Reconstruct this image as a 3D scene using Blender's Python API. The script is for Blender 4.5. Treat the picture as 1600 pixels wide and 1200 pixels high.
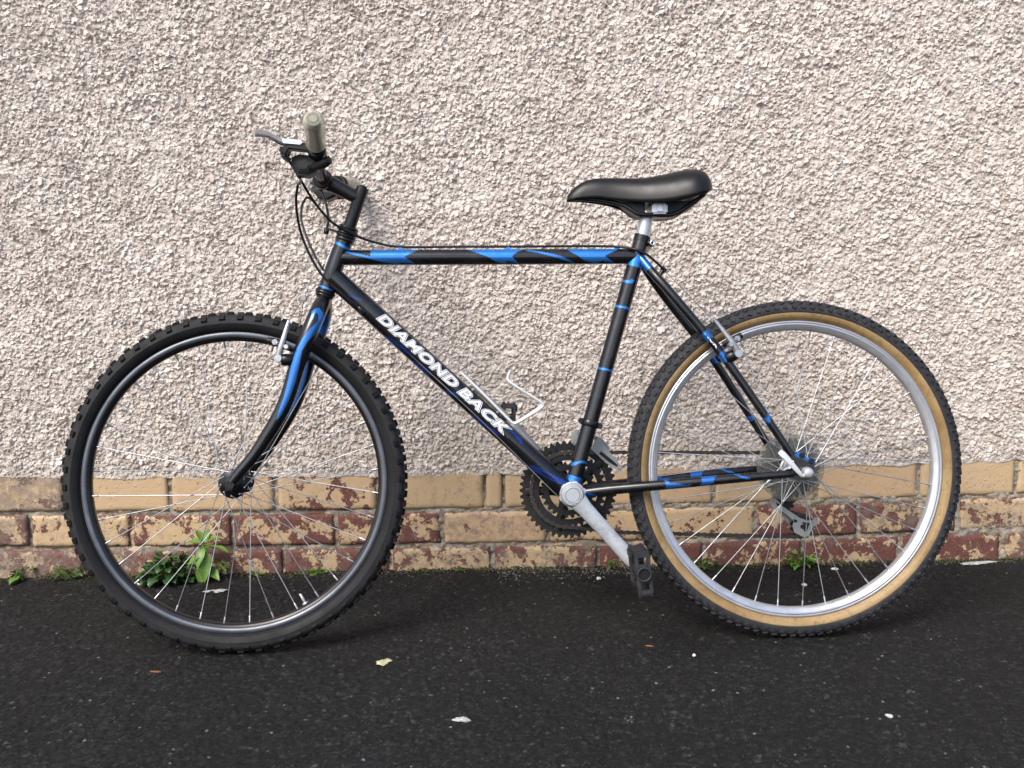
import bpy, bmesh, math, random
import numpy as np
from mathutils import Matrix, Vector

random.seed(7)
rng = np.random.default_rng(11)
for o in list(bpy.data.objects):
    bpy.data.objects.remove(o)
scene = bpy.context.scene
COL = scene.collection

# ------------------------------------------------------------------ camera
cam_d = bpy.data.cameras.new('camera')
cam = bpy.data.objects.new('camera', cam_d)
COL.objects.link(cam)
cam_d.sensor_width = 36.0
cam_d.lens = 36.0
cam_d.clip_end = 500.0
cam_d.clip_start = 0.02
_r = Vector((0.99982189, -0.01139113, -0.01504761))
_u = Vector((0.01665124, 0.15710887, 0.9874409))
_f = Vector((0.00888396, 0.98751559, -0.15727056))
cam.matrix_world = Matrix(((_r.x, _u.x, -_f.x, 0.0), (_r.y, _u.y, -_f.y, -2.29835),
                           (_r.z, _u.z, -_f.z, 0.80348), (0, 0, 0, 1)))
scene.camera = cam
scene.render.resolution_x = 1024
scene.render.resolution_y = 768

# ------------------------------------------------------------------ light
SUN_DIR = Vector((-0.50, -0.70, 0.92)).normalized()      # towards the sun
world = bpy.data.worlds.new('World')
scene.world = world
world.use_nodes = True
wn = world.node_tree
sky = wn.nodes.new('ShaderNodeTexSky')
sky.sky_type = 'NISHITA'
sky.sun_disc = False
sky.sun_elevation = math.asin(SUN_DIR.z)
sky.sun_rotation = math.atan2(SUN_DIR.x, SUN_DIR.y)
sky.air_density = 1.0
sky.dust_density = 2.6
sky.ozone_density = 1.0
bg = wn.nodes['Background']
wn.links.new(sky.outputs[0], bg.inputs[0])
bg.inputs[1].default_value = 0.10
sun_d = bpy.data.lights.new('sun', 'SUN')
sun_d.energy = 1.5
sun_d.angle = math.radians(28)
sun_d.color = (1.0, 0.955, 0.89)
sun = bpy.data.objects.new('sun', sun_d)
COL.objects.link(sun)
sun.location = (-2, -3, 5)
sun.rotation_euler = (-SUN_DIR).to_track_quat('-Z', 'Y').to_euler()
vs = scene.view_settings
vs.view_transform = 'Standard'
vs.look = 'None'
vs.gamma = 1.0
vs.use_curve_mapping = False
vs.exposure = 1.36

# ------------------------------------------------------------------ materials
def nodes(name):
    m = bpy.data.materials.new(name)
    m.use_nodes = True
    nt = m.node_tree
    return m, nt, nt.nodes['Principled BSDF']

def N(nt, kind, **kw):
    n = nt.nodes.new(kind)
    for k, v in kw.items():
        if k in n.inputs:
            n.inputs[k].default_value = v
        else:
            setattr(n, k, v)
    return n

def ramp(nt, stops, src, interp='LINEAR'):
    r = nt.nodes.new('ShaderNodeValToRGB')
    r.color_ramp.interpolation = interp
    e = r.color_ramp.elements
    while len(e) < len(stops):
        e.new(0.5)
    for el, (p, c) in zip(e, stops):
        el.position = p
        el.color = (c, c, c, 1) if not hasattr(c, '__len__') else (*c, 1)
    nt.links.new(src, r.inputs[0])
    return r.outputs[0]

def mixc(nt, fac, a, b):
    m = nt.nodes.new('ShaderNodeMix')
    m.data_type = 'RGBA'
    for sock, v in ((m.inputs['Factor'], fac), (m.inputs['A'], a), (m.inputs['B'], b)):
        if isinstance(v, bpy.types.NodeSocket):
            nt.links.new(v, sock)
        elif hasattr(v, '__len__'):
            sock.default_value = (*v, 1)
        else:
            sock.default_value = v
    # factor socket of RGBA mix is the first float input
    if isinstance(fac, bpy.types.NodeSocket):
        nt.links.new(fac, m.inputs[0])
    else:
        m.inputs[0].default_value = fac
    if isinstance(a, bpy.types.NodeSocket):
        nt.links.new(a, m.inputs[6])
    else:
        m.inputs[6].default_value = (*a, 1)
    if isinstance(b, bpy.types.NodeSocket):
        nt.links.new(b, m.inputs[7])
    else:
        m.inputs[7].default_value = (*b, 1)
    return m.outputs[2]

def math_(nt, op, a, b=0.0, clamp=False):
    m = nt.nodes.new('ShaderNodeMath')
    m.operation = op
    m.use_clamp = clamp
    for s, v in ((m.inputs[0], a), (m.inputs[1], b)):
        if isinstance(v, bpy.types.NodeSocket):
            nt.links.new(v, s)
        else:
            s.default_value = v
    return m.outputs[0]

def noise(nt, scale, detail=4.0, rough=0.55, vec=None, dist=0.0):
    n = N(nt, 'ShaderNodeTexNoise')
    n.inputs['Scale'].default_value = scale
    n.inputs['Detail'].default_value = detail
    n.inputs['Roughness'].default_value = rough
    n.inputs['Distortion'].default_value = dist
    if vec is not None:
        nt.links.new(vec, n.inputs['Vector'])
    return n.outputs['Fac']

def objcoord(nt, offset=True):
    tc = nt.nodes.new('ShaderNodeTexCoord')
    if not offset:
        return tc.outputs['Object']
    oi = nt.nodes.new('ShaderNodeObjectInfo')
    vm = nt.nodes.new('ShaderNodeVectorMath')
    vm.operation = 'MULTIPLY_ADD'
    vm.inputs[1].default_value = (1, 1, 1)
    sc = nt.nodes.new('ShaderNodeVectorMath')
    sc.operation = 'SCALE'
    sc.inputs[0].default_value = (37.0, 19.0, 53.0)
    nt.links.new(oi.outputs['Random'], sc.inputs['Scale'])
    nt.links.new(tc.outputs['Object'], vm.inputs[0])
    nt.links.new(sc.outputs[0], vm.inputs[2])
    return vm.outputs[0]

def bump(nt, bsdf, height, strength=0.3, dist=0.001):
    b = nt.nodes.new('ShaderNodeBump')
    b.inputs['Strength'].default_value = strength
    b.inputs['Distance'].default_value = dist
    nt.links.new(height, b.inputs['Height'])
    nt.links.new(b.outputs[0], bsdf.inputs['Normal'])

def simple(name, col, rough=0.5, metal=0.0, var=0.25, scale=60.0, bmp=0.0, coat=0.0, dirt=None, rvar=0.12):
    """plain surface with a little mottling, dust and uneven gloss"""
    m, nt, p = nodes(name)
    v = objcoord(nt)
    n1 = noise(nt, scale, 5, 0.6, v)
    hi = tuple(min(1.0, c * (1 + var)) for c in col)
    lo = tuple(c * (1 - var) for c in col)
    c = mixc(nt, ramp(nt, [(0.3, 0.0), (0.7, 1.0)], n1), lo, hi)
    if dirt:
        n2 = noise(nt, scale * 0.35, 6, 0.7, v)
        c = mixc(nt, ramp(nt, [(0.52, 0.0), (0.72, dirt[1])], n2), c, dirt[0])
    nt.links.new(c, p.inputs['Base Color'])
    n3 = noise(nt, scale * 0.6, 4, 0.6, v)
    nt.links.new(ramp(nt, [(0.25, max(0.02, rough - rvar)), (0.75, min(1, rough + rvar))], n3), p.inputs['Roughness'])
    p.inputs['Metallic'].default_value = metal
    p.inputs['Coat Weight'].default_value = coat
    p.inputs['Coat Roughness'].default_value = 0.12
    if max(col) < 0.03: p.inputs['Specular IOR Level'].default_value = 0.2 if 'rubber' in name else 0.3
    if bmp:
        bump(nt, p, noise(nt, scale * 6, 3, 0.6, v), bmp, 0.0006)
    return m

M = {}
M['black_plastic'] = simple('black_plastic', (0.007, 0.007, 0.0075), 0.42, dirt=((0.025, 0.023, 0.022), 0.3), bmp=0.1)
M['pedal_plastic'] = simple('pedal_plastic', (0.020, 0.021, 0.024), 0.55, dirt=((0.055, 0.05, 0.046), 0.6), bmp=0.3)
M['rubber'] = simple('tyre_rubber', (0.020, 0.020, 0.0215), 0.72, dirt=((0.038, 0.036, 0.034), 0.5), bmp=0.15, scale=40)
M['rubber_side'] = simple('sidewall_rubber', (0.010, 0.010, 0.011), 0.6, dirt=((0.024, 0.023, 0.023), 0.5), bmp=0.1, scale=40)
M['knob'] = simple('knob_rubber', (0.006, 0.006, 0.0065), 0.66, dirt=((0.024, 0.023, 0.022), 0.45), bmp=0.15, scale=60)
M['rear_rubber'] = simple('rear_tread_rubber', (0.024, 0.0245, 0.028), 0.7, dirt=((0.06, 0.059, 0.057), 0.6), bmp=0.25, scale=70)
M['black_metal'] = simple('black_anodised', (0.006, 0.006, 0.0075), 0.34, 0.0, coat=0.15, dirt=((0.02, 0.02, 0.02), 0.2))
M['chain_steel'] = simple('oily_chain_steel', (0.040, 0.036, 0.033), 0.45, 0.6, dirt=((0.018, 0.014, 0.011), 0.8), scale=150)
M['ring_steel'] = simple('chainring_black_steel', (0.010, 0.010, 0.0105), 0.5, 0.2, dirt=((0.03, 0.027, 0.025), 0.5), scale=90)
M['alloy'] = simple('brushed_alloy', (0.55, 0.56, 0.59), 0.36, 0.7, var=0.1, dirt=((0.3, 0.29, 0.27), 0.35))
M['alloy_dull'] = simple('dull_grey_alloy', (0.25, 0.26, 0.26), 0.45, 0.6, var=0.12, dirt=((0.12, 0.11, 0.1), 0.55), bmp=0.1)
M['crank_alloy'] = simple('painted_silver_crank', (0.38, 0.40, 0.43), 0.45, 0.35, var=0.05, dirt=((0.15, 0.15, 0.155), 0.65), scale=60, bmp=0.15)
M['brake_alloy'] = simple('satin_brake_alloy', (0.36, 0.37, 0.39), 0.34, 0.75, var=0.15, dirt=((0.10, 0.10, 0.10), 0.5))
M['chrome'] = simple('bright_steel', (0.75, 0.76, 0.78), 0.18, 1.0, var=0.06)
M['spoke'] = simple('spoke_steel', (0.42, 0.43, 0.45), 0.34, 0.8, var=0.15, dirt=((0.2, 0.19, 0.17), 0.4))
M['white_lever'] = simple('white_lever_enamel', (0.60, 0.61, 0.62), 0.4, 0.2, var=0.05, dirt=((0.4, 0.4, 0.4), 0.3))
M['cable'] = simple('black_cable_housing', (0.010, 0.010, 0.011), 0.35)
M['wire'] = simple('inner_wire', (0.30, 0.30, 0.30), 0.4, 0.8)
M['white_ink'] = simple('white_lettering', (0.70, 0.70, 0.72), 0.4, var=0.06, dirt=((0.5, 0.5, 0.52), 0.4), scale=200)
M['dark_ink'] = simple('dark_blue_lettering', (0.05, 0.06, 0.11), 0.4, var=0.1)
M['cage_wire'] = simple('bottle_cage_alloy', (0.62, 0.62, 0.63), 0.4, 0.3, var=0.05)
M['vinyl'] = simple('saddle_vinyl', (0.008, 0.008, 0.009), 0.36, var=0.15, bmp=0.25, scale=90, dirt=((0.018, 0.0175, 0.017), 0.4), rvar=0.06)

def tan_material():
    m, nt, p = nodes('tan_sidewall')
    v = objcoord(nt)
    a = noise(nt, 9, 5, 0.6, v)
    c = mixc(nt, ramp(nt, [(0.35, 0.0), (0.68, 1.0)], a), (0.19, 0.115, 0.040), (0.33, 0.225, 0.105))
    b = noise(nt, 120, 5, 0.7, v)
    c = mixc(nt, ramp(nt, [(0.50, 0.0), (0.72, 0.65)], b), c, (0.11, 0.066, 0.028))
    nt.links.new(c, p.inputs['Base Color'])
    p.inputs['Roughness'].default_value = 0.55
    bump(nt, p, noise(nt, 500, 3, 0.6, v), 0.15, 0.0005)
    return m
M['tan'] = tan_material()

def paint_material():
    m, nt, p = nodes('black_blue_frame_paint')
    v = objcoord(nt)
    at = nt.nodes.new('ShaderNodeAttribute')
    at.attribute_name = 'blue'
    edge = ramp(nt, [(0.42, 0.0), (0.58, 1.0)], at.outputs['Fac'])
    scr = noise(nt, 160, 5, 0.7, v)
    oi = nt.nodes.new('ShaderNodeObjectInfo')
    sp_ = nt.nodes.new('ShaderNodeSeparateColor')
    nt.links.new(oi.outputs['Color'], sp_.inputs[0])
    blue = mixc(nt, noise(nt, 25, 3, 0.5, v), (0.018, 0.165, 0.56), (0.045, 0.27, 0.74))
    blue = mixc(nt, sp_.outputs[0], (0.010, 0.022, 0.20), blue)
    black = mixc(nt, ramp(nt, [(0.62, 0.0), (0.8, 0.6)], scr), (0.0038, 0.0038, 0.006), (0.013, 0.013, 0.016))
    fr = mixc(nt, edge, black, blue)
    fr = mixc(nt, ramp(nt, [(0.735, 0.0), (0.75, 0.8)], noise(nt, 240, 4, 0.55, v)), fr, (0.16, 0.16, 0.17))
    fr = mixc(nt, ramp(nt, [(0.5, 0.0), (0.8, 0.16)], noise(nt, 22, 6, 0.7, v)), fr, (0.09, 0.085, 0.08))
    nt.links.new(fr, p.inputs['Base Color'])
    nt.links.new(ramp(nt, [(0.3, 0.20), (0.8, 0.36)], noise(nt, 40, 4, 0.6, v)), p.inputs['Roughness'])
    nt.links.new(math_(nt, 'MULTIPLY', edge, 0.62), p.inputs['Metallic'])
    p.inputs['Specular IOR Level'].default_value = 0.4
    p.inputs['Coat Weight'].default_value = 0.45
    p.inputs['Coat Roughness'].default_value = 0.08
    return m
M['paint'] = paint_material()

def clear_material(name, col, trans, rough):
    m, nt, p = nodes(name)
    v = objcoord(nt)
    n = noise(nt, 60, 4, 0.6, v)
    nt.links.new(mixc(nt, n, tuple(c * 0.8 for c in col), col), p.inputs['Base Color'])
    p.inputs['Transmission Weight'].default_value = trans
    nt.links.new(ramp(nt, [(0.3, rough * 0.7), (0.7, rough * 1.3)], n), p.inputs['Roughness'])
    p.inputs['IOR'].default_value = 1.38
    return m
def thin_plastic(name, col, clear, rough):
    """milky clear moulding: part see-through, part its own surface"""
    m, nt, p = nodes(name)
    v = objcoord(nt)
    n = noise(nt, 70, 5, 0.65, v)
    nt.links.new(mixc(nt, n, tuple(c * 0.7 for c in col), col), p.inputs['Base Color'])
    nt.links.new(ramp(nt, [(0.3, rough * 0.7), (0.7, rough * 1.3)], n), p.inputs['Roughness'])
    tr = nt.nodes.new('ShaderNodeBsdfTransparent')
    tr.inputs[0].default_value = (0.97, 0.97, 0.94, 1)
    lw = nt.nodes.new('ShaderNodeLayerWeight')
    lw.inputs['Blend'].default_value = 0.35
    mx = nt.nodes.new('ShaderNodeMixShader')
    nt.links.new(ramp(nt, [(0.0, clear), (0.9, clear * 0.5)], lw.outputs['Facing']), mx.inputs[0])
    nt.links.new(p.outputs[0], mx.inputs[1])
    nt.links.new(tr.outputs[0], mx.inputs[2])
    nt.links.new(mx.outputs[0], nt.nodes['Material Output'].inputs[0])
    return m
M['grip'] = thin_plastic('clear_yellowed_grip', (0.66, 0.64, 0.50), 0.66, 0.16)
M['guard'] = thin_plastic('smoked_clear_disc', (0.17, 0.17, 0.155), 0.64, 0.28)

def roughcast_material():
    m, nt, p = nodes('roughcast')
    at = nt.nodes.new('ShaderNodeAttribute')
    at.attribute_name = 'tint'
    tc = nt.nodes.new('ShaderNodeTexCoord')
    v = tc.outputs['Object']
    c = ramp(nt, [(0.0, (0.36, 0.310, 0.278)), (0.35, (0.52, 0.464, 0.424)), (0.7, (0.63, 0.573, 0.525)), (1.0, (0.76, 0.71, 0.65))], at.outputs['Fac'])
    big = noise(nt, 2.2, 5, 0.6, v)
    c = mixc(nt, ramp(nt, [(0.38, 0.35), (0.62, 0.0)], big), c, (0.46, 0.40, 0.35))
    fine = noise(nt, 420, 4, 0.65, v)
    c = mixc(nt, ramp(nt, [(0.5, 0.0), (0.75, 0.4)], fine), c, (0.30, 0.265, 0.24))
    sz = nt.nodes.new('ShaderNodeSeparateXYZ')
    nt.links.new(v, sz.inputs[0])
    low = ramp(nt, [(0.23, 1.0), (0.62, 0.0)], sz.outputs['Z'])
    spl = ramp(nt, [(0.42, 0.0), (0.66, 0.6)], noise(nt, 13, 7, 0.72, v))
    c = mixc(nt, math_(nt, 'MULTIPLY', low, spl), c, (0.30, 0.25, 0.19))
    moss = noise(nt, 7.5, 6, 0.7, v)
    c = mixc(nt, ramp(nt, [(0.66, 0.0), (0.80, 0.45)], moss), c, (0.27, 0.24, 0.15))
    nt.links.new(c, p.inputs['Base Color'])
    p.inputs['Roughness'].default_value = 0.92
    p.inputs['Specular IOR Level'].default_value = 0.25
    bump(nt, p, noise(nt, 380, 6, 0.7, v), 0.7, 0.0014)
    return m
M['roughcast'] = roughcast_material()

def brick_material():
    """cream masonry paint flaking off red brick: object colour r = bare share, g = grime, b = warm tone"""
    m, nt, p = nodes('flaking_painted_brick')
    v = objcoord(nt)
    oi = nt.nodes.new('ShaderNodeObjectInfo')
    sep = nt.nodes.new('ShaderNodeSeparateColor')
    nt.links.new(oi.outputs['Color'], sep.inputs[0])
    bare = sep.outputs[0]; grime = sep.outputs[1]; warm = sep.outputs[2]
    a = noise(nt, 21, 8, 0.66, v, 0.3)
    b = noise(nt, 120, 5, 0.65, v)
    f = math_(nt, 'ADD', a, math_(nt, 'MULTIPLY', math_(nt, 'SUBTRACT', b, 0.5), 0.42))
    tcg = nt.nodes.new('ShaderNodeTexCoord')
    sg = nt.nodes.new('ShaderNodeSeparateXYZ')
    nt.links.new(tcg.outputs['Generated'], sg.inputs[0])
    ex = math_(nt, 'POWER', math_(nt, 'MULTIPLY', math_(nt, 'ABSOLUTE', math_(nt, 'SUBTRACT', sg.outputs[0], 0.5)), 2.0), 14.0)
    ez = math_(nt, 'POWER', math_(nt, 'MULTIPLY', math_(nt, 'ABSOLUTE', math_(nt, 'SUBTRACT', sg.outputs[2], 0.5)), 2.0), 5.0)
    f = math_(nt, 'ADD', f, math_(nt, 'MULTIPLY', math_(nt, 'ADD', ex, ez), math_(nt, 'MULTIPLY', bare, 0.16)))
    thr = math_(nt, 'SUBTRACT', 0.775, math_(nt, 'MULTIPLY', bare, 0.42))
    d = math_(nt, 'SUBTRACT', f, thr)
    peel = ramp(nt, [(0.492, 0.0), (0.508, 1.0)], math_(nt, 'ADD', math_(nt, 'MULTIPLY', d, 0.5), 0.5))
    cream = mixc(nt, warm, (0.45, 0.325, 0.182), (0.465, 0.31, 0.175))
    cream = mixc(nt, ramp(nt, [(0.35, 0.0), (0.75, 0.5)], noise(nt, 30, 5, 0.6, v)), cream, (0.42, 0.32, 0.22))
    red = mixc(nt, noise(nt, 60, 6, 0.7, v), (0.085, 0.026, 0.021), (0.155, 0.058, 0.045))
    red = mixc(nt, ramp(nt, [(0.60, 0.0), (0.68, 0.8)], noise(nt, 210, 4, 0.6, v)), red, (0.22, 0.16, 0.125))
    c = mixc(nt, peel, cream, red)
    g1 = noise(nt, 46, 7, 0.75, v)
    gm = ramp(nt, [(0.48, 0.0), (0.66, 1.0)], math_(nt, 'ADD', g1, math_(nt, 'MULTIPLY', math_(nt, 'SUBTRACT', grime, 0.5), 0.34)))
    c = mixc(nt, math_(nt, 'MULTIPLY', gm, 0.75), c, (0.17, 0.135, 0.115))
    sp = noise(nt, 330, 3, 0.6, v)
    c = mixc(nt, ramp(nt, [(0.66, 0.0), (0.72, 0.7)], sp), c, (0.12, 0.09, 0.075))
    nt.links.new(c, p.inputs['Base Color'])
    nt.links.new(ramp(nt, [(0.0, 0.55), (1.0, 0.9)], peel), p.inputs['Roughness'])
    h = math_(nt, 'ADD', math_(nt, 'MULTIPLY', peel, -1.0), math_(nt, 'MULTIPLY', noise(nt, 70, 6, 0.7, v), 1.1))
    h = math_(nt, 'ADD', h, math_(nt, 'MULTIPLY', gm, 0.5))
    bl = ramp(nt, [(0.60, 0.0), (0.70, 1.0)], noise(nt, 150, 3, 0.5, v))
    h = math_(nt, 'ADD', h, math_(nt, 'MULTIPLY', math_(nt, 'MULTIPLY', bl, ramp(nt, [(0.45, 0.0), (0.62, 1.0)], noise(nt, 24, 3, 0.5, v))), 1.3))
    bump(nt, p, h, 0.9, 0.0011)
    return m
M['brick'] = brick_material()

def mortar_material():
    m, nt, p = nodes('weathered_mortar')
    tc = nt.nodes.new('ShaderNodeTexCoord')
    v = tc.outputs['Object']
    c = mixc(nt, ramp(nt, [(0.32, 0.0), (0.66, 1.0)], noise(nt, 75, 8, 0.75, v)), (0.06, 0.05, 0.042), (0.42, 0.365, 0.30))
    c = mixc(nt, ramp(nt, [(0.52, 0.0), (0.68, 0.75)], noise(nt, 9, 6, 0.7, v)), c, (0.16, 0.15, 0.085))
    c = mixc(nt, ramp(nt, [(0.53, 0.0), (0.58, 0.8)], noise(nt, 28, 7, 0.7, v)), c, (0.42, 0.32, 0.20))
    nt.links.new(c, p.inputs['Base Color'])
    p.inputs['Roughness'].default_value = 0.95
    bump(nt, p, noise(nt, 260, 6, 0.75, v), 0.9, 0.002)
    return m
M['mortar'] = mortar_material()

def asphalt_material():
    m, nt, p = nodes('old_asphalt')
    at = nt.nodes.new('ShaderNodeAttribute')
    at.attribute_name = 'tint'
    tc = nt.nodes.new('ShaderNodeTexCoord')
    v = tc.outputs['Object']
    c = ramp(nt, [(0.0, (0.0055, 0.0054, 0.0055)), (0.6, (0.0090, 0.0088, 0.0092)), (0.88, (0.0165, 0.0162, 0.0168)), (0.97, (0.026, 0.0256, 0.0262)), (1.0, (0.060, 0.059, 0.057))], at.outputs['Fac'])
    for sc_, lo_, colr in ((300.0, 0.955, (0.065, 0.063, 0.064)), (460.0, 0.78, (0.034, 0.0333, 0.0345)), (150.0, 0.991, (0.15, 0.147, 0.142))):
        vo = nt.nodes.new('ShaderNodeTexVoronoi')
        vo.inputs['Scale'].default_value = sc_
        nt.links.new(v, vo.inputs['Vector'])
        sv = nt.nodes.new('ShaderNodeSeparateColor')
        nt.links.new(vo.outputs['Color'], sv.inputs[0])
        pick = ramp(nt, [(lo_ - 0.002, 0.0), (lo_ + 0.002, 1.0)], sv.outputs[0])
        core = ramp(nt, [(0.30, 1.0), (0.46, 0.0)], vo.outputs['Distance'])
        c = mixc(nt, math_(nt, 'MULTIPLY', pick, core), c, colr)
    c = mixc(nt, ramp(nt, [(0.42, 0.0), (0.70, 0.55)], noise(nt, 2.6, 6, 0.65, v)), c, (0.0056, 0.0053, 0.0048))
    c = mixc(nt, ramp(nt, [(0.60, 0.0), (0.74, 0.55)], noise(nt, 6.0, 6, 0.7, v)), c, (0.0115, 0.0103, 0.0080))
    # moss, silt and lime washed down along the wall foot (a strip of its own)
    sx = nt.nodes.new('ShaderNodeSeparateXYZ')
    nt.links.new(v, sx.inputs[0])
    near = ramp(nt, [(0.0, 0.0), (0.62, 0.0), (1.0, 1.0)], math_(nt, 'ADD', math_(nt, 'MULTIPLY', sx.outputs['Y'], 5.0), 1.0, True))
    mo = ramp(nt, [(0.46, 0.0), (0.62, 1.0)], noise(nt, 34, 7, 0.75, v))
    c = mixc(nt, math_(nt, 'MULTIPLY', near, mo), c, (0.024, 0.022, 0.012))
    li = ramp(nt, [(0.60, 0.0), (0.68, 1.0)], noise(nt, 75, 6, 0.7, v))
    c = mixc(nt, math_(nt, 'MULTIPLY', near, li), c, (0.12, 0.11, 0.092))
    nt.links.new(c, p.inputs['Base Color'])
    nt.links.new(ramp(nt, [(0.3, 0.62), (0.7, 0.9)], noise(nt, 90, 4, 0.6, v)), p.inputs['Roughness'])
    p.inputs['Specular IOR Level'].default_value = 0.22
    bump(nt, p, noise(nt, 520, 6, 0.7, v), 0.6, 0.0012)
    return m
M['asphalt'] = asphalt_material()

def leaf_material(name, a, b, yellow=0.0):
    m, nt, p = nodes(name)
    v = objcoord(nt)
    c = mixc(nt, noise(nt, 90, 5, 0.6, v), a, b)
    oi = nt.nodes.new('ShaderNodeObjectInfo')
    c = mixc(nt, math_(nt, 'MULTIPLY', oi.outputs['Random'], 0.45), c, b)
    if yellow:
        c = mixc(nt, ramp(nt, [(0.62, 0.0), (0.75, yellow)], noise(nt, 45, 4, 0.6, v)), c, (0.28, 0.24, 0.04))
    nt.links.new(c, p.inputs['Base Color'])
    p.inputs['Roughness'].default_value = 0.42
    p.inputs['Subsurface Weight'].default_value = 0.0
    tr = nt.nodes.new('ShaderNodeBsdfTranslucent')
    nt.links.new(c, tr.inputs[0])
    mx = nt.nodes.new('ShaderNodeMixShader')
    mx.inputs[0].default_value = 0.25
    nt.links.new(p.outputs[0], mx.inputs[1])
    nt.links.new(tr.outputs[0], mx.inputs[2])
    nt.links.new(mx.outputs[0], nt.nodes['Material Output'].inputs[0])
    bump(nt, p, noise(nt, 260, 4, 0.6, v), 0.3, 0.0006)
    return m
M['leaf_light'] = leaf_material('fresh_leaf', (0.065, 0.155, 0.018), (0.17, 0.31, 0.055), 0.3)
M['leaf_dark'] = leaf_material('dark_leaf', (0.018, 0.055, 0.014), (0.045, 0.11, 0.03))
M['leaf_mid'] = leaf_material('mid_leaf', (0.04, 0.10, 0.02), (0.10, 0.19, 0.04), 0.4)
M['stem'] = simple('plant_stem', (0.10, 0.13, 0.03), 0.5, var=0.4)
M['straw'] = simple('dry_root', (0.30, 0.20, 0.11), 0.8, var=0.4)
M['pale_stone'] = simple('pale_stone', (0.62, 0.58, 0.52), 0.8, var=0.2, bmp=0.4, scale=120)
M['lime'] = simple('lime_white', (0.40, 0.41, 0.39), 0.9, var=0.5, bmp=0.7, scale=300, dirt=((0.04, 0.04, 0.038), 0.95))
M['cream_flake'] = simple('cream_flake', (0.42, 0.40, 0.24), 0.8, var=0.4, bmp=0.5, scale=200)
M['rust_leaf'] = simple('rusty_leaf_scrap', (0.20, 0.085, 0.03), 0.7, var=0.4, scale=200)
M['grit'] = simple('loose_grit', (0.13, 0.117, 0.10), 0.9, var=0.6, bmp=0.4, scale=300)

# ------------------------------------------------------------------ mesh helpers
class MB:
    """collects vertices and faces, builds one mesh object"""
    def __init__(self):
        self.v = []; self.f = []; self.s = []; self.a = None; self.n = 0
    def add(self, verts, faces, smooth=True):
        verts = np.asarray(verts, float)
        self.v.append(verts)
        for f in faces:
            self.f.append(tuple(i + self.n for i in f))
            self.s.append(smooth)
        self.n += len(verts)
        return self
    def mesh(self, name):
        me = bpy.data.meshes.new(name)
        V = np.concatenate(self.v)
        me.from_pydata([tuple(x) for x in V], [], self.f)
        me.polygons.foreach_set('use_smooth', np.array(self.s, bool))
        me.update()
        return me
    def build(self, name, mat, parent=None, attr=None):
        me = self.mesh(name)
        me.materials.append(mat)
        if attr is not None:
            a = me.attributes.new('blue', 'FLOAT', 'POINT')
            a.data.foreach_set('value', np.asarray(attr, np.float32))
        return link(name, me, parent)

def link(name, me, parent=None):
    o = bpy.data.objects.new(name, me)
    COL.objects.link(o)
    o.parent = parent
    return o

def empty(name, label=None, cat=None, group=None, loc=(0, 0, 0)):
    o = bpy.data.objects.new(name, None)
    o.empty_display_size = 0.05
    COL.objects.link(o)
    o.location = loc
    tag(o, label, cat, group)
    return o

def tag(o, label=None, cat=None, group=None, kind=None):
    if label: o['label'] = label
    if cat: o['category'] = cat
    if group: o['group'] = group
    if kind: o['kind'] = kind
    return o

def spline(pts, n=24):
    """Catmull-Rom through the points"""
    P = np.asarray(pts, float)
    if len(P) == 2:
        return np.linspace(P[0], P[1], n)
    Q = np.vstack([2 * P[0] - P[1], P, 2 * P[-1] - P[-2]])
    out = []
    k = max(2, n // (len(P) - 1))
    for i in range(1, len(Q) - 2):
        t = np.linspace(0, 1, k, endpoint=False)[:, None]
        p0, p1, p2, p3 = Q[i - 1], Q[i], Q[i + 1], Q[i + 2]
        out.append(0.5 * (2 * p1 + (p2 - p0) * t + (2 * p0 - 5 * p1 + 4 * p2 - p3) * t ** 2 + (3 * p1 - p0 - 3 * p2 + p3) * t ** 3))
    out.append(P[-1:])
    return np.vstack(out)

def sweep(mb, pts, rad, segs=16, ref=(0, -1, 0), flat=1.0, caps=True):
    """tube along pts; flat scales the radius in the ref direction. returns (t, v) per vertex, v = +1 on the upper edge"""
    P = np.asarray(pts, float)
    n = len(P)
    rad = np.full(n, rad, float) if np.isscalar(rad) else np.interp(np.linspace(0, 1, n), np.linspace(0, 1, len(rad)), rad)
    T = np.gradient(P, axis=0)
    T /= np.linalg.norm(T, axis=1)[:, None]
    ref = np.asarray(ref, float)
    if abs(T[0] @ ref) > 0.9:
        ref = np.array([0, 0, 1.0])
    B = ref - (ref @ T[0]) * T[0]; B /= np.linalg.norm(B)
    th = np.arange(segs) * 2 * math.pi / segs
    V = []; tt = []; vv = []
    s = np.concatenate([[0], np.cumsum(np.linalg.norm(np.diff(P, axis=0), axis=1))]); s /= s[-1]
    for i in range(n):
        B = B - (B @ T[i]) * T[i]; B /= np.linalg.norm(B)
        Nn = np.cross(B, T[i])
        V.append(P[i] + rad[i] * (np.cos(th)[:, None] * Nn + flat * np.sin(th)[:, None] * B))
        tt += [s[i]] * segs; vv += list(np.cos(th))
    F = []
    for i in range(n - 1):
        for j in range(segs):
            k = (j + 1) % segs
            F.append((i * segs + j, i * segs + k, (i + 1) * segs + k, (i + 1) * segs + j))
    V = np.vstack(V)
    mb.add(V, F)
    if caps:
        mb.add(V[:segs], [tuple(range(segs))], False)
        mb.add(V[-segs:], [tuple(reversed(range(segs)))], False)
        tt += [0.0] * segs + [1.0] * segs
        vv += list(np.cos(th)) * 2
    return np.array(tt), np.array(vv)

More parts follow.
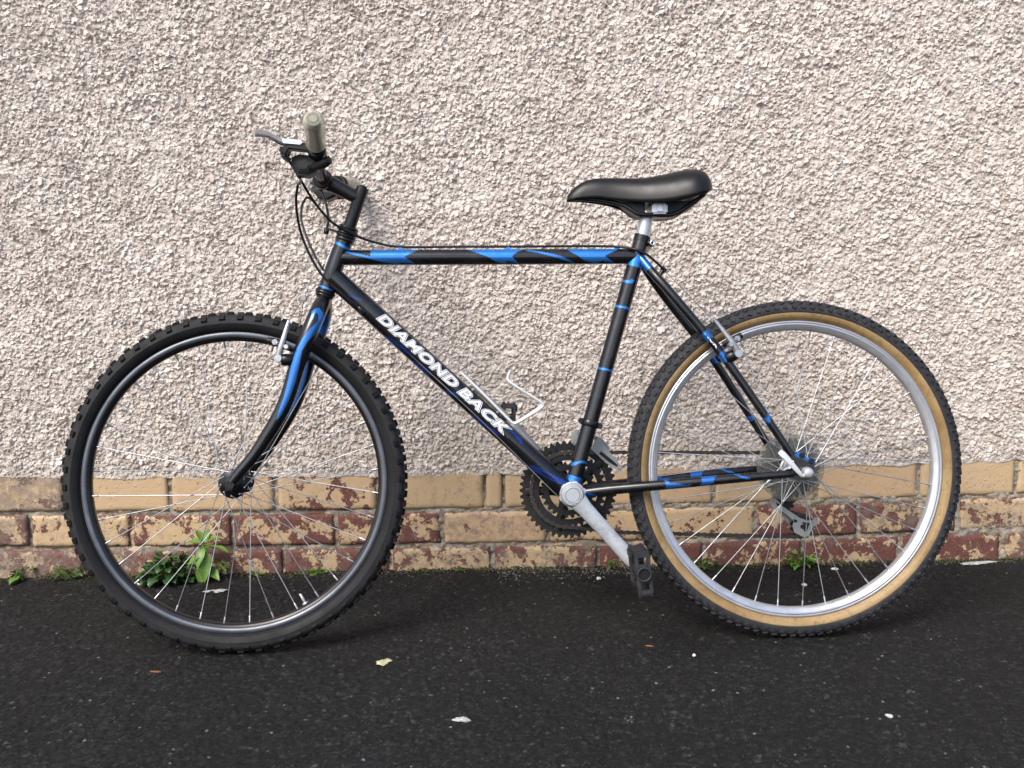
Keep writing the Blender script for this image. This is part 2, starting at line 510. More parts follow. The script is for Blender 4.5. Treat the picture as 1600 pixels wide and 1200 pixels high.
def lathe(mb, prof, segs=96, c=(0, 0, 0), closed=True, smooth=True):
    """prof: (radius, y) loop revolved about the y axis"""
    prof = np.asarray(prof, float)
    m = len(prof)
    a = np.arange(segs) * 2 * math.pi / segs
    V = np.stack([np.outer(np.cos(a), prof[:, 0]), np.tile(prof[:, 1], (segs, 1)), np.outer(np.sin(a), prof[:, 0])], -1).reshape(-1, 3) + np.asarray(c)
    F = []
    for i in range(segs):
        k = (i + 1) % segs
        for j in range(m if closed else m - 1):
            l = (j + 1) % m
            F.append((i * m + j, k * m + j, k * m + l, i * m + l))
    mb.add(V, F, smooth)

def cyl(mb, p0, p1, r, segs=20, r1=None, bev=0.0008):
    """cylinder with softened rims between two points"""
    p0 = np.asarray(p0, float); p1 = np.asarray(p1, float)
    r1 = r if r1 is None else r1
    d = p1 - p0; L = np.linalg.norm(d); d /= L
    b = min(bev, L * 0.3, r * 0.4)
    pts = [p0, p0 + d * b, p1 - d * b, p1]
    sweep(mb, np.array(pts), [r - b, r, r1, r1 - b] if L > 3 * b else [r] * 4, segs)

def _sweep_raw(*a, **k):
    return sweep(*a, **k)

def bm_add(mb, bm, smooth=False):
    bm.verts.index_update()
    mb.add([tuple(v.co) for v in bm.verts], [tuple(v.index for v in f.verts) for f in bm.faces], smooth)
    bm.free()

def prism(mb, poly, y0, y1, bev=0.0008):
    """polygon in the xz plane given a thickness along y, with softened edges"""
    bm = bmesh.new()
    vs_ = [bm.verts.new((x, y0, z)) for x, z in poly]
    f = bm.faces.new(vs_)
    r = bmesh.ops.extrude_face_region(bm, geom=[f])
    for v in [g for g in r['geom'] if isinstance(g, bmesh.types.BMVert)]:
        v.co.y = y1
    bmesh.ops.recalc_face_normals(bm, faces=bm.faces)
    if bev:
        es = [e for e in bm.edges if abs(e.verts[0].co.y - e.verts[1].co.y) < 1e-7]
        bmesh.ops.bevel(bm, geom=es, offset=bev, segments=2, affect='EDGES', clamp_overlap=True)
    bm_add(mb, bm)

def box(mb, c, size, rot=None, bev=0.0015):
    bm = bmesh.new()
    bmesh.ops.create_cube(bm, size=1.0)
    for v in bm.verts:
        v.co = Vector((v.co.x * size[0], v.co.y * size[1], v.co.z * size[2]))
    if bev:
        bmesh.ops.bevel(bm, geom=list(bm.edges), offset=bev, segments=2, affect='EDGES', clamp_overlap=True)
    m = Matrix.Translation(Vector(c))
    if rot is not None:
        m = m @ rot
    bm.transform(m)
    bm_add(mb, bm)

def RY(a): return Matrix.Rotation(a, 4, 'Y')
def circle(cx, cz, r, n=20): return [(cx + r * math.cos(2 * math.pi * i / n), cz + r * math.sin(2 * math.pi * i / n)) for i in range(n)]

def in_poly(px, py, poly):
    inside = np.zeros(px.shape, bool)
    n = len(poly)
    for i in range(n):
        x1, y1 = poly[i]; x2, y2 = poly[(i + 1) % n]
        if y1 == y2: continue
        c = ((y1 > py) != (y2 > py)) & (px < (x2 - x1) * (py - y1) / (y2 - y1) + x1)
        inside ^= c
    return inside

def seg_dist(px, pz, line):
    d = np.full(px.shape, 9.0)
    w = np.zeros(px.shape)
    for (x1, z1, w1), (x2, z2, w2) in zip(line[:-1], line[1:]):
        L2 = (x2 - x1) ** 2 + (z2 - z1) ** 2
        t = np.clip(((px - x1) * (x2 - x1) + (pz - z1) * (z2 - z1)) / L2, 0, 1)
        q = np.hypot(px - x1 - t * (x2 - x1), pz - z1 - t * (z2 - z1)) - (w1 + t * (w2 - w1))
        d = np.minimum(d, q)
    return d

# ------------------------------------------------------------------ height fields for roughcast and asphalt
def periodic_noise(nx, ny, step, lo, hi, beta):
    """random field whose wavelengths lie between lo and hi metres, unit spread, seamless"""
    w = rng.standard_normal((ny, nx))
    fx = np.fft.fftfreq(nx, step)[None, :]; fy = np.fft.fftfreq(ny, step)[:, None]
    fr = np.hypot(fx, fy); fr[0, 0] = 1
    g = fr ** (-beta) * (fr > 1 / hi) * (fr < 1 / lo)
    z = np.fft.ifft2(np.fft.fft2(w) * g).real
    return z / z.std()

def stone_field(nx, ny, step, count, rmin, rmax, hmin, hmax, elong=1.6, tilt=0.5, steep=1.9):
    """thrown stones: each a tilted flattened pebble, the highest one wins. returns height and tint"""
    cx = rng.uniform(0, nx, count); cy = rng.uniform(0, ny, count)
    r = rng.uniform(rmin, rmax, count) / step
    e = rng.uniform(1.0, elong, count)
    th = rng.uniform(0, math.pi, count)
    h = rng.uniform(hmin, hmax, count)
    tx = rng.normal(0, tilt, count); ty = rng.normal(0, tilt, count)
    tint = rng.uniform(0, 1, count)
    K = int(math.ceil(rmax * elong / step))
    oy, ox = np.mgrid[-K:K + 1, -K:K + 1]
    ox = ox.ravel(); oy = oy.ravel()
    ix = np.floor(cx).astype(int)[:, None] + ox; iy = np.floor(cy).astype(int)[:, None] + oy
    dx = ix - cx[:, None]; dy = iy - cy[:, None]
    c, s = np.cos(th)[:, None], np.sin(th)[:, None]
    u = (c * dx + s * dy) / (r * e)[:, None]; v = (-s * dx + c * dy) / r[:, None]
    q = np.abs(u) ** 2.6 + np.abs(v) ** 2.6
    z = h[:, None] * np.minimum(1.0, steep * (1 - q)) * (1 + (tx[:, None] * u + ty[:, None] * v))
    ok = q < 1
    idx = ((iy % ny) * nx + (ix % nx))[ok]
    zz = z[ok]; tt = np.broadcast_to(tint[:, None], z.shape)[ok]
    o = np.argsort(zz, kind='stable')
    H = np.zeros(nx * ny); Ti = np.full(nx * ny, 0.25)
    H[idx[o]] = zz[o]; Ti[idx[o]] = tt[o]
    return H.reshape(ny, nx), Ti.reshape(ny, nx)

def grid_mesh(name, V, nc, nr, mat, parent=None, tint=None, flip=False, smooth=True):
    """V: nr rows x nc columns of points"""
    me = bpy.data.meshes.new(name)
    me.vertices.add(nr * nc)
    me.vertices.foreach_set('co', V.reshape(-1).astype(np.float32))
    i = (np.arange(nr - 1)[:, None] * nc + np.arange(nc - 1)[None, :]).ravel()
    q = np.stack([i, i + 1, i + nc + 1, i + nc], 1)
    if flip: q = q[:, ::-1]
    nf = len(q)
    me.loops.add(nf * 4)
    me.loops.foreach_set('vertex_index', q.reshape(-1).astype(np.int32))
    me.polygons.add(nf)
    me.polygons.foreach_set('loop_start', np.arange(nf, dtype=np.int32) * 4)
    me.polygons.foreach_set('use_smooth', np.full(nf, smooth))
    me.update(calc_edges=True)
    me.validate()
    me.materials.append(mat)
    if tint is not None:
        a = me.attributes.new('tint', 'FLOAT', 'POINT')
        a.data.foreach_set('value', tint.reshape(-1).astype(np.float32))
    return link(name, me, parent)

# ------------------------------------------------------------------ ground
def sag(x):
    x = (np.asarray(x, float) + 1.248) % 2.496 - 1.248
    return 0.0085 * x * x - 0.005

GS = 0.003
gnx, gny = 880, 360
gh, gt = stone_field(gnx, gny, GS, 52000, 0.0024, 0.0054, 0.0005, 0.0020, 1.6, 0.35)
gh = gh + 0.0009 * periodic_noise(gnx, gny, GS, 0.03, 0.5, 1.0) + 0.00035 * periodic_noise(gnx, gny, GS, 0.006, 0.03, 0.5)
gh -= gh.mean() + 0.0006
out = np.array([1.33, 1.36, 1.42, 1.55, 1.8, 2.2, 3, 4.5, 7, 11, 18, 30, 50])
gx = np.concatenate([-out[::-1], np.arange(-439, 440) * GS, out])
gy = np.concatenate([-(out[::-1] - 0.27), np.arange(-350, 12) * GS])
gix = np.round(gx / GS).astype(int) % gnx; giy = np.round(gy / GS).astype(int) % gny
Hh = gh[np.ix_(giy, gix)]; Tt = gt[np.ix_(giy, gix)]
fade = (np.abs(gx)[None, :] < 1.318) * (gy[:, None] > -1.055)
Gx, Gy = np.meshgrid(gx, gy)
ground = grid_mesh('pavement', np.stack([Gx, Gy, Hh * fade], -1), len(gx), len(gy), M['asphalt'], None, Tt * fade + 0.4 * (1 - fade))
tag(ground, kind='structure')

# ------------------------------------------------------------------ wall
wall = empty('house_wall', 'pale roughcast house wall on a plinth of flaking cream painted bricks', 'wall')
WS = 0.00195
wnx, wny = 1280, 576
s1, t1 = stone_field(wnx, wny, WS, 66000, 0.0023, 0.0046, 0.0010, 0.0050, 1.8, 0.6, 3.0)
s2, t2 = stone_field(wnx, wny, WS, 30000, 0.0018, 0.0030, 0.0012, 0.0050, 1.5, 0.6, 3.0)
use2 = s2 > s1
pm = np.clip(0.88 + 0.11 * periodic_noise(wnx, wny, WS, 0.05, 0.5, 0.8), 0.45, 1.35)
s3, t3 = stone_field(wnx, wny, WS, 1800, 0.0045, 0.0068, 0.0030, 0.0062, 1.5, 0.5, 2.6)
wh = np.where(use2, s2, s1) * pm; wt = np.where(use2, t2, t1)
use3 = s3 > wh
wh = np.where(use3, s3, wh); wt = np.where(use3, t3, wt)
wh = wh + 0.0006 * periodic_noise(wnx, wny, WS, 0.06, 0.6, 1.0) + 0.0003 * periodic_noise(wnx, wny, WS, 0.008, 0.03, 0.4)
wt = np.clip(wt + 0.08 * periodic_noise(wnx, wny, WS, 0.005, 0.05, 0.4), 0, 1)
wx = np.arange(-640, 641) * WS
wz = 0.232 + np.arange(0, 576) * WS
wix = np.round(wx / WS).astype(int) % wnx; wiz = np.round(wz / WS).astype(int) % wny
Hw = wh[np.ix_(wiz, wix)]; Tw = wt[np.ix_(wiz, wix)]
edge_j = 0.0022 * np.interp(wx, np.linspace(-3.5, 3.5, 400), rng.standard_normal(400)) + 0.0008 * rng.standard_normal(len(wx))
Wx, Wz = np.meshgrid(wx, wz)
k = np.exp(-(Wz - 0.232) / 0.05)
Wz2 = Wz + k * (sag(Wx) + np.broadcast_to(edge_j, Wx.shape))
# thinner and smoother feather edge where the coat meets the bricks
thin = np.clip((Wz - 0.232) / 0.022, 0, 1)
Yw = 0.0005 - Hw * (0.18 + 0.82 * thin)
V = np.stack([Wx, Yw, Wz2], -1)
lip = V[:1].copy(); lip[..., 1] = 0.03
V = np.concatenate([lip, V])
Tw = np.concatenate([Tw[:1], Tw])
coat = grid_mesh('roughcast_coat', V, len(wx), len(wz) + 1, M['roughcast'], wall, Tw, smooth=False)
# the same coat goes on above (coarser) and to both sides
ux = np.arange(-640, 641, 2) * WS; uz = 0.232 + np.arange(575, 1260, 2) * WS
uix = np.round(ux / WS).astype(int) % wnx; uiz = np.round(uz / WS).astype(int) % wny
Ux, Uz = np.meshgrid(ux, uz)
upper = grid_mesh('roughcast_coat', np.stack([Ux, 0.0005 - wh[np.ix_(uiz, uix)], Uz], -1), len(ux), len(uz), M['roughcast'], wall, wt[np.ix_(uiz, uix)], smooth=False)
for src in (coat, upper):
    for dx in (-2.496, 2.496):
        o = src.copy(); COL.objects.link(o); o.parent = wall
        o.location.x = dx

mb = MB()
box(mb, (0, 0.16, 1.34), (6.8, 0.24, 2.8), None, 0)
mb.build('wall_core', M['mortar'], wall)

# mortar bed behind and between the bricks
mx = np.arange(-3.4, 3.401, 0.006); mz = np.arange(-0.03, 0.2461, 0.004)
Mx, Mz = np.meshgrid(mx, mz)
mn = periodic_noise(len(mx), len(mz), 0.005, 0.011, 0.08, 0.5) * 0.0021 + periodic_noise(len(mx), len(mz), 0.005, 0.05, 0.6, 1.0) * 0.0026
dj = np.exp(-((Mz - 0.147 - sag(Mx)) / 0.012) ** 2) * np.clip((Mx + 0.35) / 0.5, 0, 1) * 0.0035
grid_mesh('mortar', np.stack([Mx, 0.0098 - 0.0032 * np.clip(Mx + 0.4, 0, 1) + np.clip(mn, -0.004, 0.005) - dj, Mz], -1), len(mx), len(mz), M['mortar'], wall)

def brick_mesh(L, H):
    """brick face with worn, uneven arrises"""
    nx, nz = max(6, int(L / 0.007)), max(6, int(H / 0.006))
    X, Z = np.meshgrid(np.linspace(-L / 2, L / 2, nx + 1), np.linspace(-H / 2, H / 2, nz + 1))
    e = np.minimum(L / 2 - np.abs(X), H / 2 - np.abs(Z))
    w = np.interp(np.arange(nx + 1), np.linspace(0, nx, 9), rng.uniform(0.3, 1.7, 9))[None, :]
    rr = 0.0028 * w * np.interp(np.arange(nz + 1), np.linspace(0, nz, 4), rng.uniform(0.7, 1.3, 4))[:, None]
    roll = np.where(e < rr, 1 - np.sqrt(np.clip(1 - ((rr - e) / rr) ** 2, 0, 1)), 0)
    Y = roll * 0.0032 * w + rng.normal(0, 0.00025, X.shape)
    tx, tz = rng.normal(0, 0.004), rng.normal(0, 0.008)
    Y = Y + X * tx + Z * tz
    jx = np.interp(Z, np.linspace(-H / 2, H / 2, 6), rng.normal(0, 0.0009, 6)) * (np.abs(X) > L / 2 - 1e-6)
    jz = np.interp(X, np.linspace(-L / 2, L / 2, 14), rng.normal(0, 0.0011, 14)) * (np.abs(Z) > H / 2 - 1e-6)
    V = np.stack([X + jx, Y, Z + jz], -1)
    # sides going back into the wall
    nc = nx + 1; nr = nz + 1
    ring = [(0, i) for i in range(nc)] + [(j, nc - 1) for j in range(1, nr)] + [(nr - 1, i) for i in range(nc - 2, -1, -1)] + [(j, 0) for j in range(nr - 2, 0, -1)]
    mb = MB()
    F = [(j * nc + i, j * nc + i + 1, (j + 1) * nc + i + 1, (j + 1) * nc + i) for j in range(nz) for i in range(nx)]
    base = nc * nr
    back = np.array([V[j, i] for j, i in ring]); back[:, 1] = 0.035
    m = len(ring)
    for a in range(m):
        b = (a + 1) % m
        ia = ring[a][0] * nc + ring[a][1]; ib = ring[b][0] * nc + ring[b][1]
        F.append((ib, ia, base + a, base + b))
    mb.add(np.vstack([V.reshape(-1, 3), back]), F)
    me = mb.mesh('brick')
    me.materials.append(M['brick'])
    return me

def fill(js, lo=-3.35, hi=3.35, L=0.24):
    js = list(js)
    while js[0] > lo: js.insert(0, js[0] - L + random.uniform(-0.006, 0.006))
    while js[-1] < hi: js.append(js[-1] + L + random.uniform(-0.006, 0.006))
    return js
courses = [
    (0.1522, 0.246, fill([-1.255, -1.014, -0.772, -0.529, -0.293, -0.045, -0.002, 0.241, 0.485, 0.723, 0.961, 1.188]),
     {-1.013: (.36, .85), -0.772: (.02, .1), -0.53: (.34, .25), -0.293: (.50, .25), -0.045: (.06, .4), 0.241: (.10, .35), 0.485: (.05, .25), 0.723: (.05, .2), .961: (.10, .2), 1.188: (.07, .2)}, 0.16, 0.3),
    (0.0680, 0.1415, fill([-1.10, -0.868, -0.633, -0.394, -0.146, 0.099, 0.345, 0.585, 0.823, 1.056]),
     {-1.10: (.58, .7), -0.868: (.52, .45), -0.633: (.57, .35), -0.394: (.68, .35), -0.146: (.58, .3), 0.099: (.25, .55), 0.345: (.42, .35), 0.585: (.42, .2), 0.823: (.66, .3), 1.056: (.62, .6)}, 0.5, 0.4),
    (-0.020, 0.0570, fill([-0.985, -0.745, -0.518, -0.269, -0.03, 0.217, 0.464, 0.695, 0.926, 1.166]),
     {-0.985: (.74, .8), -0.745: (.70, .65), -0.518: (.70, .5), -0.269: (.76, .5), -0.03: (.54, .6), 0.217: (.54, .6), 0.464: (.72, .35), 0.695: (.66, .3), 0.926: (.70, .35), 1.166: (.74, .3)}, 0.66, 0.5),
]
for z0, z1, js, look, dbare, dgrime in courses:
    for a, b in zip(js[:-1], js[1:]):
        gap = 0.0048 + random.uniform(-0.0012, 0.0012)
        xa, xb = a + gap, b - gap
        if xb - xa < 0.015: continue
        o = link('brick', brick_mesh(xb - xa, z1 - z0), wall)
        xm = (xa + xb) / 2
        o.location = (xm, 0.0015 + random.uniform(-0.001, 0.001), (z0 + z1) / 2 + float(sag(xm)))
        o.rotation_euler = (0, -math.atan(float(sag(xb) - sag(xa)) / (xb - xa)), 0)
        lk = next((v for kx, v in look.items() if abs(kx - b) < 0.02), (dbare + random.uniform(-.12, .12), dgrime + random.uniform(-.15, .15)))
        o.color = (lk[0], lk[1], random.random(), 1)

# ------------------------------------------------------------------ bicycle
RW = 0.3235
bike = empty('bicycle', 'black and blue mountain bike with tan rear sidewall leaning on the roughcast wall', 'bicycle')
bX = Vector((0.99972916, 0.02327263, 0.0)); bY = Vector((-0.02298803, 0.98750343, -0.1559119)); bZ = Vector((-0.00362848, 0.15586968, 0.98777096))
bike.matrix_world = Matrix(((bX.x, bY.x, bZ.x, 0.5624), (bX.y, bY.y, bZ.y, -0.42343), (bX.z, bY.z, bZ.z, 0.001), (0, 0, 0, 1)))
# local axes: x towards the rear wheel, y towards the wall, z up the bicycle

def P3(x, z, y=0.0): return np.array([x, y, z])
BBX, BBZ = -0.435, 0.2895

def painted_tube(name, a, b, rad, shapes, rings=260, segs=48, parent=bike, path=None, flat=1.0, invert=None):
    """frame tube; shapes = list of polygons in (t, n) with n in mm across the tube as seen from its side"""
    mb = MB()
    pts = np.linspace(a, b, rings) if path is None else path
    t, v = sweep(mb, pts, rad, segs, flat=flat)
    r = rad if np.isscalar(rad) else float(np.mean(rad))
    n = v * r * 1000
    m = np.zeros(len(t), bool)
    for s in shapes:
        m |= in_poly(t, n, s)
    for s in (invert or []):
        m &= ~in_poly(t, n, s)
    return mb.build(name, M['paint'], parent, m.astype(float))

# --- frame
tt_a, tt_b = P3(-0.872, 0.7472), P3(-0.300, 0.7404)
def tts(p): return [((t * 0.5581 + 0.0037) / 0.572, n) for t, n in p]
top_tube = painted_tube('top_tube', tt_a, tt_b, 0.0148, [
    tts([(0.112, 16), (0.28, 16), (0.245, 6), (0.224, 0.0), (0.238, -6), (0.262, -13), (0.215, -11), (0.20, -13.6), (0.165, -11), (0.118, -5), (0.108, 4)]),
    tts([(0.00, 13), (0.03, 11), (0.12, -1), (0.16, -11), (0.10, -3), (0.03, 7), (0.0, 9)]),
    tts([(0.425, 16), (0.635, 15), (0.605, 7), (0.590, -1), (0.612, -13), (0.575, -9), (0.565, -13.5), (0.535, -10), (0.507, -1), (0.46, 9)]),
    tts([(0.642, 13), (0.69, 9), (0.75, 1), (0.775, -4), (0.81, -14.5), (0.775, -9), (0.74, -3), (0.68, 6), (0.638, 10)]),
    tts([(0.775, 16), (0.965, 15), (0.93, 6), (0.908, -0.5), (0.925, -7), (0.945, -13), (0.90, -10), (0.875, -13.4), (0.84, -9), (0.81, 2), (0.79, 8)]),
], rings=420, segs=64)

dt_a, dt_b = P3(-0.8800, 0.7105), P3(-0.437, 0.2895)
DTL = float(np.linalg.norm(dt_b - dt_a))
down_tube = painted_tube('down_tube', dt_a, dt_b, 0.0195, [
    [(0.070, -6), (0.09, -2), (0.108, 3), (0.115, 6), (0.118, 2.5), (0.105, -1), (0.085, -6)],
    [(0.125, -13.5), (0.145, -9), (0.142, -12), (0.13, -16)],
    [(0.235, -19), (0.26, -12), (0.30, -9), (0.335, -8), (0.36, -11), (0.30, -14), (0.26, -19)],
    [(0.34, -20), (0.37, -13), (0.42, -10), (0.44, -14), (0.40, -19)],
    [(0.485, -20), (0.50, -12), (0.53, -4), (0.545, -8), (0.52, -14), (0.51, -20)],
    [(0.60, -18), (0.62, -12), (0.66, -10), (0.72, -8), (0.70, -14), (0.64, -19)],
    [(0.70, 12), (0.735, 15), (0.775, 14), (0.79, 6), (0.76, 9), (0.73, 10)],
    [(0.845, -17), (0.858, -8), (0.885, -2), (0.93, 5), (0.975, 13), (0.985, 9), (0.965, 2), (0.93, -6), (0.89, -12), (0.86, -19)],
], rings=420, segs=64, invert=[[(0.868, -9.5), (0.89, -6), (0.935, 0.5), (0.955, 4), (0.935, -2), (0.90, -8.5)]])

st_a, st_b = P3(-0.2862, 0.7785), P3(-0.4345, 0.2895)
def band(t, w, skew=0.0): return [(t - w + skew, 20), (t + w + skew, 20), (t + w - skew, -20), (t - w - skew, -20)]
seat_tube = painted_tube('seat_tube', st_a, st_b, 0.0150, [
    band(0.098, 0.022), [(0.172, 6), (0.182, 5), (0.188, -2), (0.186, -18), (0.178, -18), (0.178, -4), (0.168, 1)],
    band(0.279, 0.0045, -0.002), band(0.521, 0.004, -0.003), [(0.872, 12), (0.88, 14), (0.884, 0), (0.905, -14), (0.893, -16), (0.872, 2)],
    band(0.955, 0.018)], rings=420, segs=48)
mb = MB(); t, v = sweep(mb, np.linspace(P3(-0.8575, 0.7795), P3(-0.8932, 0.6872), 220), 0.0163, 40)
n = v * 16
m = (np.abs(t - 0.115 - 0.02 * v) < 0.028) | (t > 0.965)
head_tube = mb.build('head_tube', M['paint'], bike, m.astype(float))
mb = MB()
for q0, q1 in ((0.20, 0.62),):
    a_, b_ = P3(-0.8575, 0.7795), P3(-0.8932, 0.6872)
    off = np.array([-0.0158, -0.0052, 0.0061])
    sweep(mb, np.linspace(a_ + (b_ - a_) * q0 + off, a_ + (b_ - a_) * q1 + off, 8), 0.0011, 8)
    sweep(mb, np.linspace(a_ + (b_ - a_) * 0.70 + off * 0.96, a_ + (b_ - a_) * 0.72 + off * 0.96, 4), 0.0032, 10)
mb.build('head_badge', M['white_ink'], head_tube)

mb = MB(); cyl(mb, P3(BBX, BBZ, -0.036), P3(BBX, BBZ, 0.036), 0.0205, 40)
mb.build('bottom_bracket_shell', M['paint'], bike, np.zeros(mb.n))

def stay_mask(polys): return polys
for sgn in (-1, 1):
    path = spline([P3(-0.292, 0.737, sgn * 0.006), P3(-0.272, 0.708, sgn * 0.018), P3(-0.235, 0.660, sgn * 0.034), P3(-0.153, 0.5545, sgn * 0.046), P3(-0.085, 0.452, sgn * 0.057), P3(-0.024, 0.356, sgn * 0.065)], 240)
    ss = painted_tube('seat_stay', None, None, [0.0082, 0.0088, 0.0086, 0.0080, 0.0072], [
        band(0.02, 0.045), [(0.40, 9), (0.44, 9), (0.435, 0), (0.45, -9), (0.40, -9)], [(0.50, 9), (0.56, 9), (0.545, -9), (0.51, -9)],
        [(0.795, 9), (0.82, 9), (0.845, -2), (0.835, -9), (0.81, -9), (0.825, 0)]], path=path, segs=32)
    if sgn < 0: stay_near = (ss, path)
    path = spline([P3(-0.420, 0.2895, sgn * 0.020), P3(-0.36, 0.2965, sgn * 0.030), P3(-0.254, 0.3050, sgn * 0.048), P3(-0.12, 0.315, sgn * 0.060), P3(-0.022, 0.3215, sgn * 0.065)], 260)
    painted_tube('chain_stay', None, None, [0.0098, 0.0105, 0.0095, 0.0085, 0.0075], [
        [(0.02, 4), (0.07, -4), (0.10, -9.5), (0.05, -9.5), (0.01, -2)],
        [(0.40, 9), (0.418, 9), (0.425, 3), (0.455, 2), (0.50, -3), (0.53, -2.5), (0.51, -6), (0.45, -5), (0.425, -8), (0.40, -8), (0.41, 0)],
        [(0.575, 9), (0.645, 9), (0.63, 3), (0.625, -4), (0.60, -7), (0.56, -7), (0.575, 0)],
        [(0.73, 7), (0.745, 4), (0.775, -3), (0.80, -3), (0.79, 1), (0.76, 5), (0.745, 9), (0.72, 9)]], path=path, segs=32)
    # rear dropout plate with two eyelets
    y0 = sgn * 0.0625; y1 = sgn * 0.0685
    mb = MB()
    prism(mb, [(-0.036, 0.328), (-0.034, 0.314), (-0.012, 0.308), (0.006, 0.309), (0.015, 0.318), (0.017, 0.331), (0.020, 0.343), (0.014, 0.351), (0.006, 0.349), (0.000, 0.353), (-0.004, 0.361), (-0.012, 0.362), (-0.020, 0.361), (-0.031, 0.353), (-0.020, 0.344), (-0.022, 0.333)], min(y0, y1), max(y0, y1), 0.0012)
    V = np.concatenate(mb.v)
    d = seg_dist(V[:, 0], V[:, 2], [(-0.016, 0.362, .003), (-0.004, 0.358, .004), (0.004, 0.350, .004), (0.016, 0.347, .004), (0.020, 0.340, .003)])
    dp = mb.build('dropout', M['paint'], bike, (d < 0).astype(float))
    for ex, ez in ((-0.006, 0.3555), (0.0115, 0.3445)):
        mb = MB(); cyl(mb, P3(ex, ez, sgn * 0.0675), P3(ex, ez, sgn * 0.073), 0.0052, 16)
        mb.build('eyelet_bolt', M['black_metal'], dp)

# stay bridge, seat cluster collar, clamp bolt
mb = MB(); sweep(mb, spline([P3(-0.158, 0.563, -0.044), P3(-0.160, 0.569, 0), P3(-0.158, 0.563, 0.044)], 20), 0.006, 16)
mb.build('stay_bridge', M['paint'], bike, np.zeros(mb.n))
mb = MB(); sweep(mb, np.linspace(P3(-0.2892, 0.7685), P3(-0.2855, 0.7800), 6), 0.0160, 36)
col = mb.build('seat_collar', M['black_metal'], bike)
mb = MB(); cyl(mb, P3(-0.2705, 0.7635, -0.016), P3(-0.2705, 0.7635, 0.016), 0.0062, 20); cyl(mb, P3(-0.2790, 0.7655, -0.012), P3(-0.2705, 0.7635, -0.012), 0.005, 14)
cb = mb.build('clamp_lug', M['black_metal'], col)
mb = MB(); lathe(mb, [(0.0022, -0.0195), (0.0048, -0.0195), (0.0052, -0.0185), (0.0052, -0.0155), (0.0022, -0.0155)], 20, (-0.2705, 0, 0.7635))
mb.build('clamp_bolt', M['chrome'], col)

# --- lettering wrapped on the tubes
def text_mesh(txt, shear, offset):
    cu = bpy.data.curves.new('lettering', 'FONT')
    cu.body = txt; cu.size = 1.0; cu.shear = shear; cu.offset = offset; cu.resolution_u = 4; cu.space_character = 1.16
    cu.fill_mode = 'FRONT'
    ob = bpy.data.objects.new('lettering_source', cu)
    COL.objects.link(ob)
    dg = bpy.context.evaluated_depsgraph_get()
    dg.update()
    me = bpy.data.meshes.new_from_object(ob.evaluated_get(dg))
    bpy.data.objects.remove(ob)
    bpy.data.curves.remove(cu)
    return me

def tube_text(name, txt, a, b, s0, s1, n0, n1, r, lift, mat, parent, grow, box0, shear=0.22):
    """letters between s0..s1 m along the tube and n0..n1 m across it (seen from the side), following its round"""
    me = text_mesh(txt, shear, grow)
    bm = bmesh.new(); bm.from_mesh(me)
    bpy.data.meshes.remove(me)
    x0, x1, y0, y1 = box0
    for kk in range(1, 7):
        yy = y0 + (y1 - y0) * kk / 7
        bmesh.ops.bisect_plane(bm, geom=list(bm.verts) + list(bm.edges) + list(bm.faces), plane_co=(0, yy, 0), plane_no=(0, 1, 0))
    a = np.asarray(a, float); b = np.asarray(b, float)
    u = (b - a) / np.linalg.norm(b - a)
    B = np.array([0, -1.0, 0]); B = B - (B @ u) * u; B /= np.linalg.norm(B)
    Nn = np.cross(B, u)
    for vtx in bm.verts:
        s = s0 + (vtx.co.x - x0) / (x1 - x0) * (s1 - s0)
        nn = n0 + (vtx.co.y - y0) / (y1 - y0) * (n1 - n0)
        nn = max(-0.98 * r, min(0.98 * r, nn))
        w = math.sqrt(r * r - nn * nn)
        k_ = (r + lift) / r
        vtx.co = Vector(a + u * s + k_ * (Nn * nn + B * w))
    bmesh.ops.recalc_face_normals(bm, faces=bm.faces)
    mb = MB(); bm_add(mb, bm, False)
    return mb.build(name, mat, parent)

def text_bounds(txt, shear=0.22):
    me = text_mesh(txt, shear, 0.0)
    co = np.array([v.co[:] for v in me.vertices])
    bpy.data.meshes.remove(me)
    return co[:, 0].min(), co[:, 0].max(), co[:, 1].min(), co[:, 1].max()

for txt, s0, s1, nlo, nhi in (('DIAMOND', 0.1190, 0.3120, -0.0024, 0.0134), ('BACK', 0.3255, 0.4400, -0.0024, 0.0134)):
    bx_ = text_bounds(txt)
    tube_text('lettering', txt, dt_a, dt_b, s0, s1, nlo, nhi, 0.0195, 0.00025, M['white_ink'], down_tube, 0.086, bx_)
    tube_text('lettering_outline', txt, dt_a, dt_b, s0, s1, nlo, nhi, 0.0195, 0.00045, M['dark_ink'], down_tube, 0.050, bx_)
    tube_text('lettering', txt, dt_a, dt_b, s0, s1, nlo, nhi, 0.0195, 0.00065, M['white_ink'], down_tube, 0.014, bx_)
ss_o, ss_p = stay_near
i0, i1 = int(0.36 * len(ss_p)), int(0.66 * len(ss_p))
sa, sb = ss_p[i0], ss_p[i1]
SL = float(np.linalg.norm(sb - sa))
for txt, q0, q1 in (('DIAMOND', 0.10, 0.49), ('BACK', 0.53, 0.76)):
    tube_text('lettering', txt, sa, sb, q0 * SL, q1 * SL, -0.0008, 0.0048, 0.0086, 0.0005, M['white_ink'], ss_o, 0.05, text_bounds(txt))

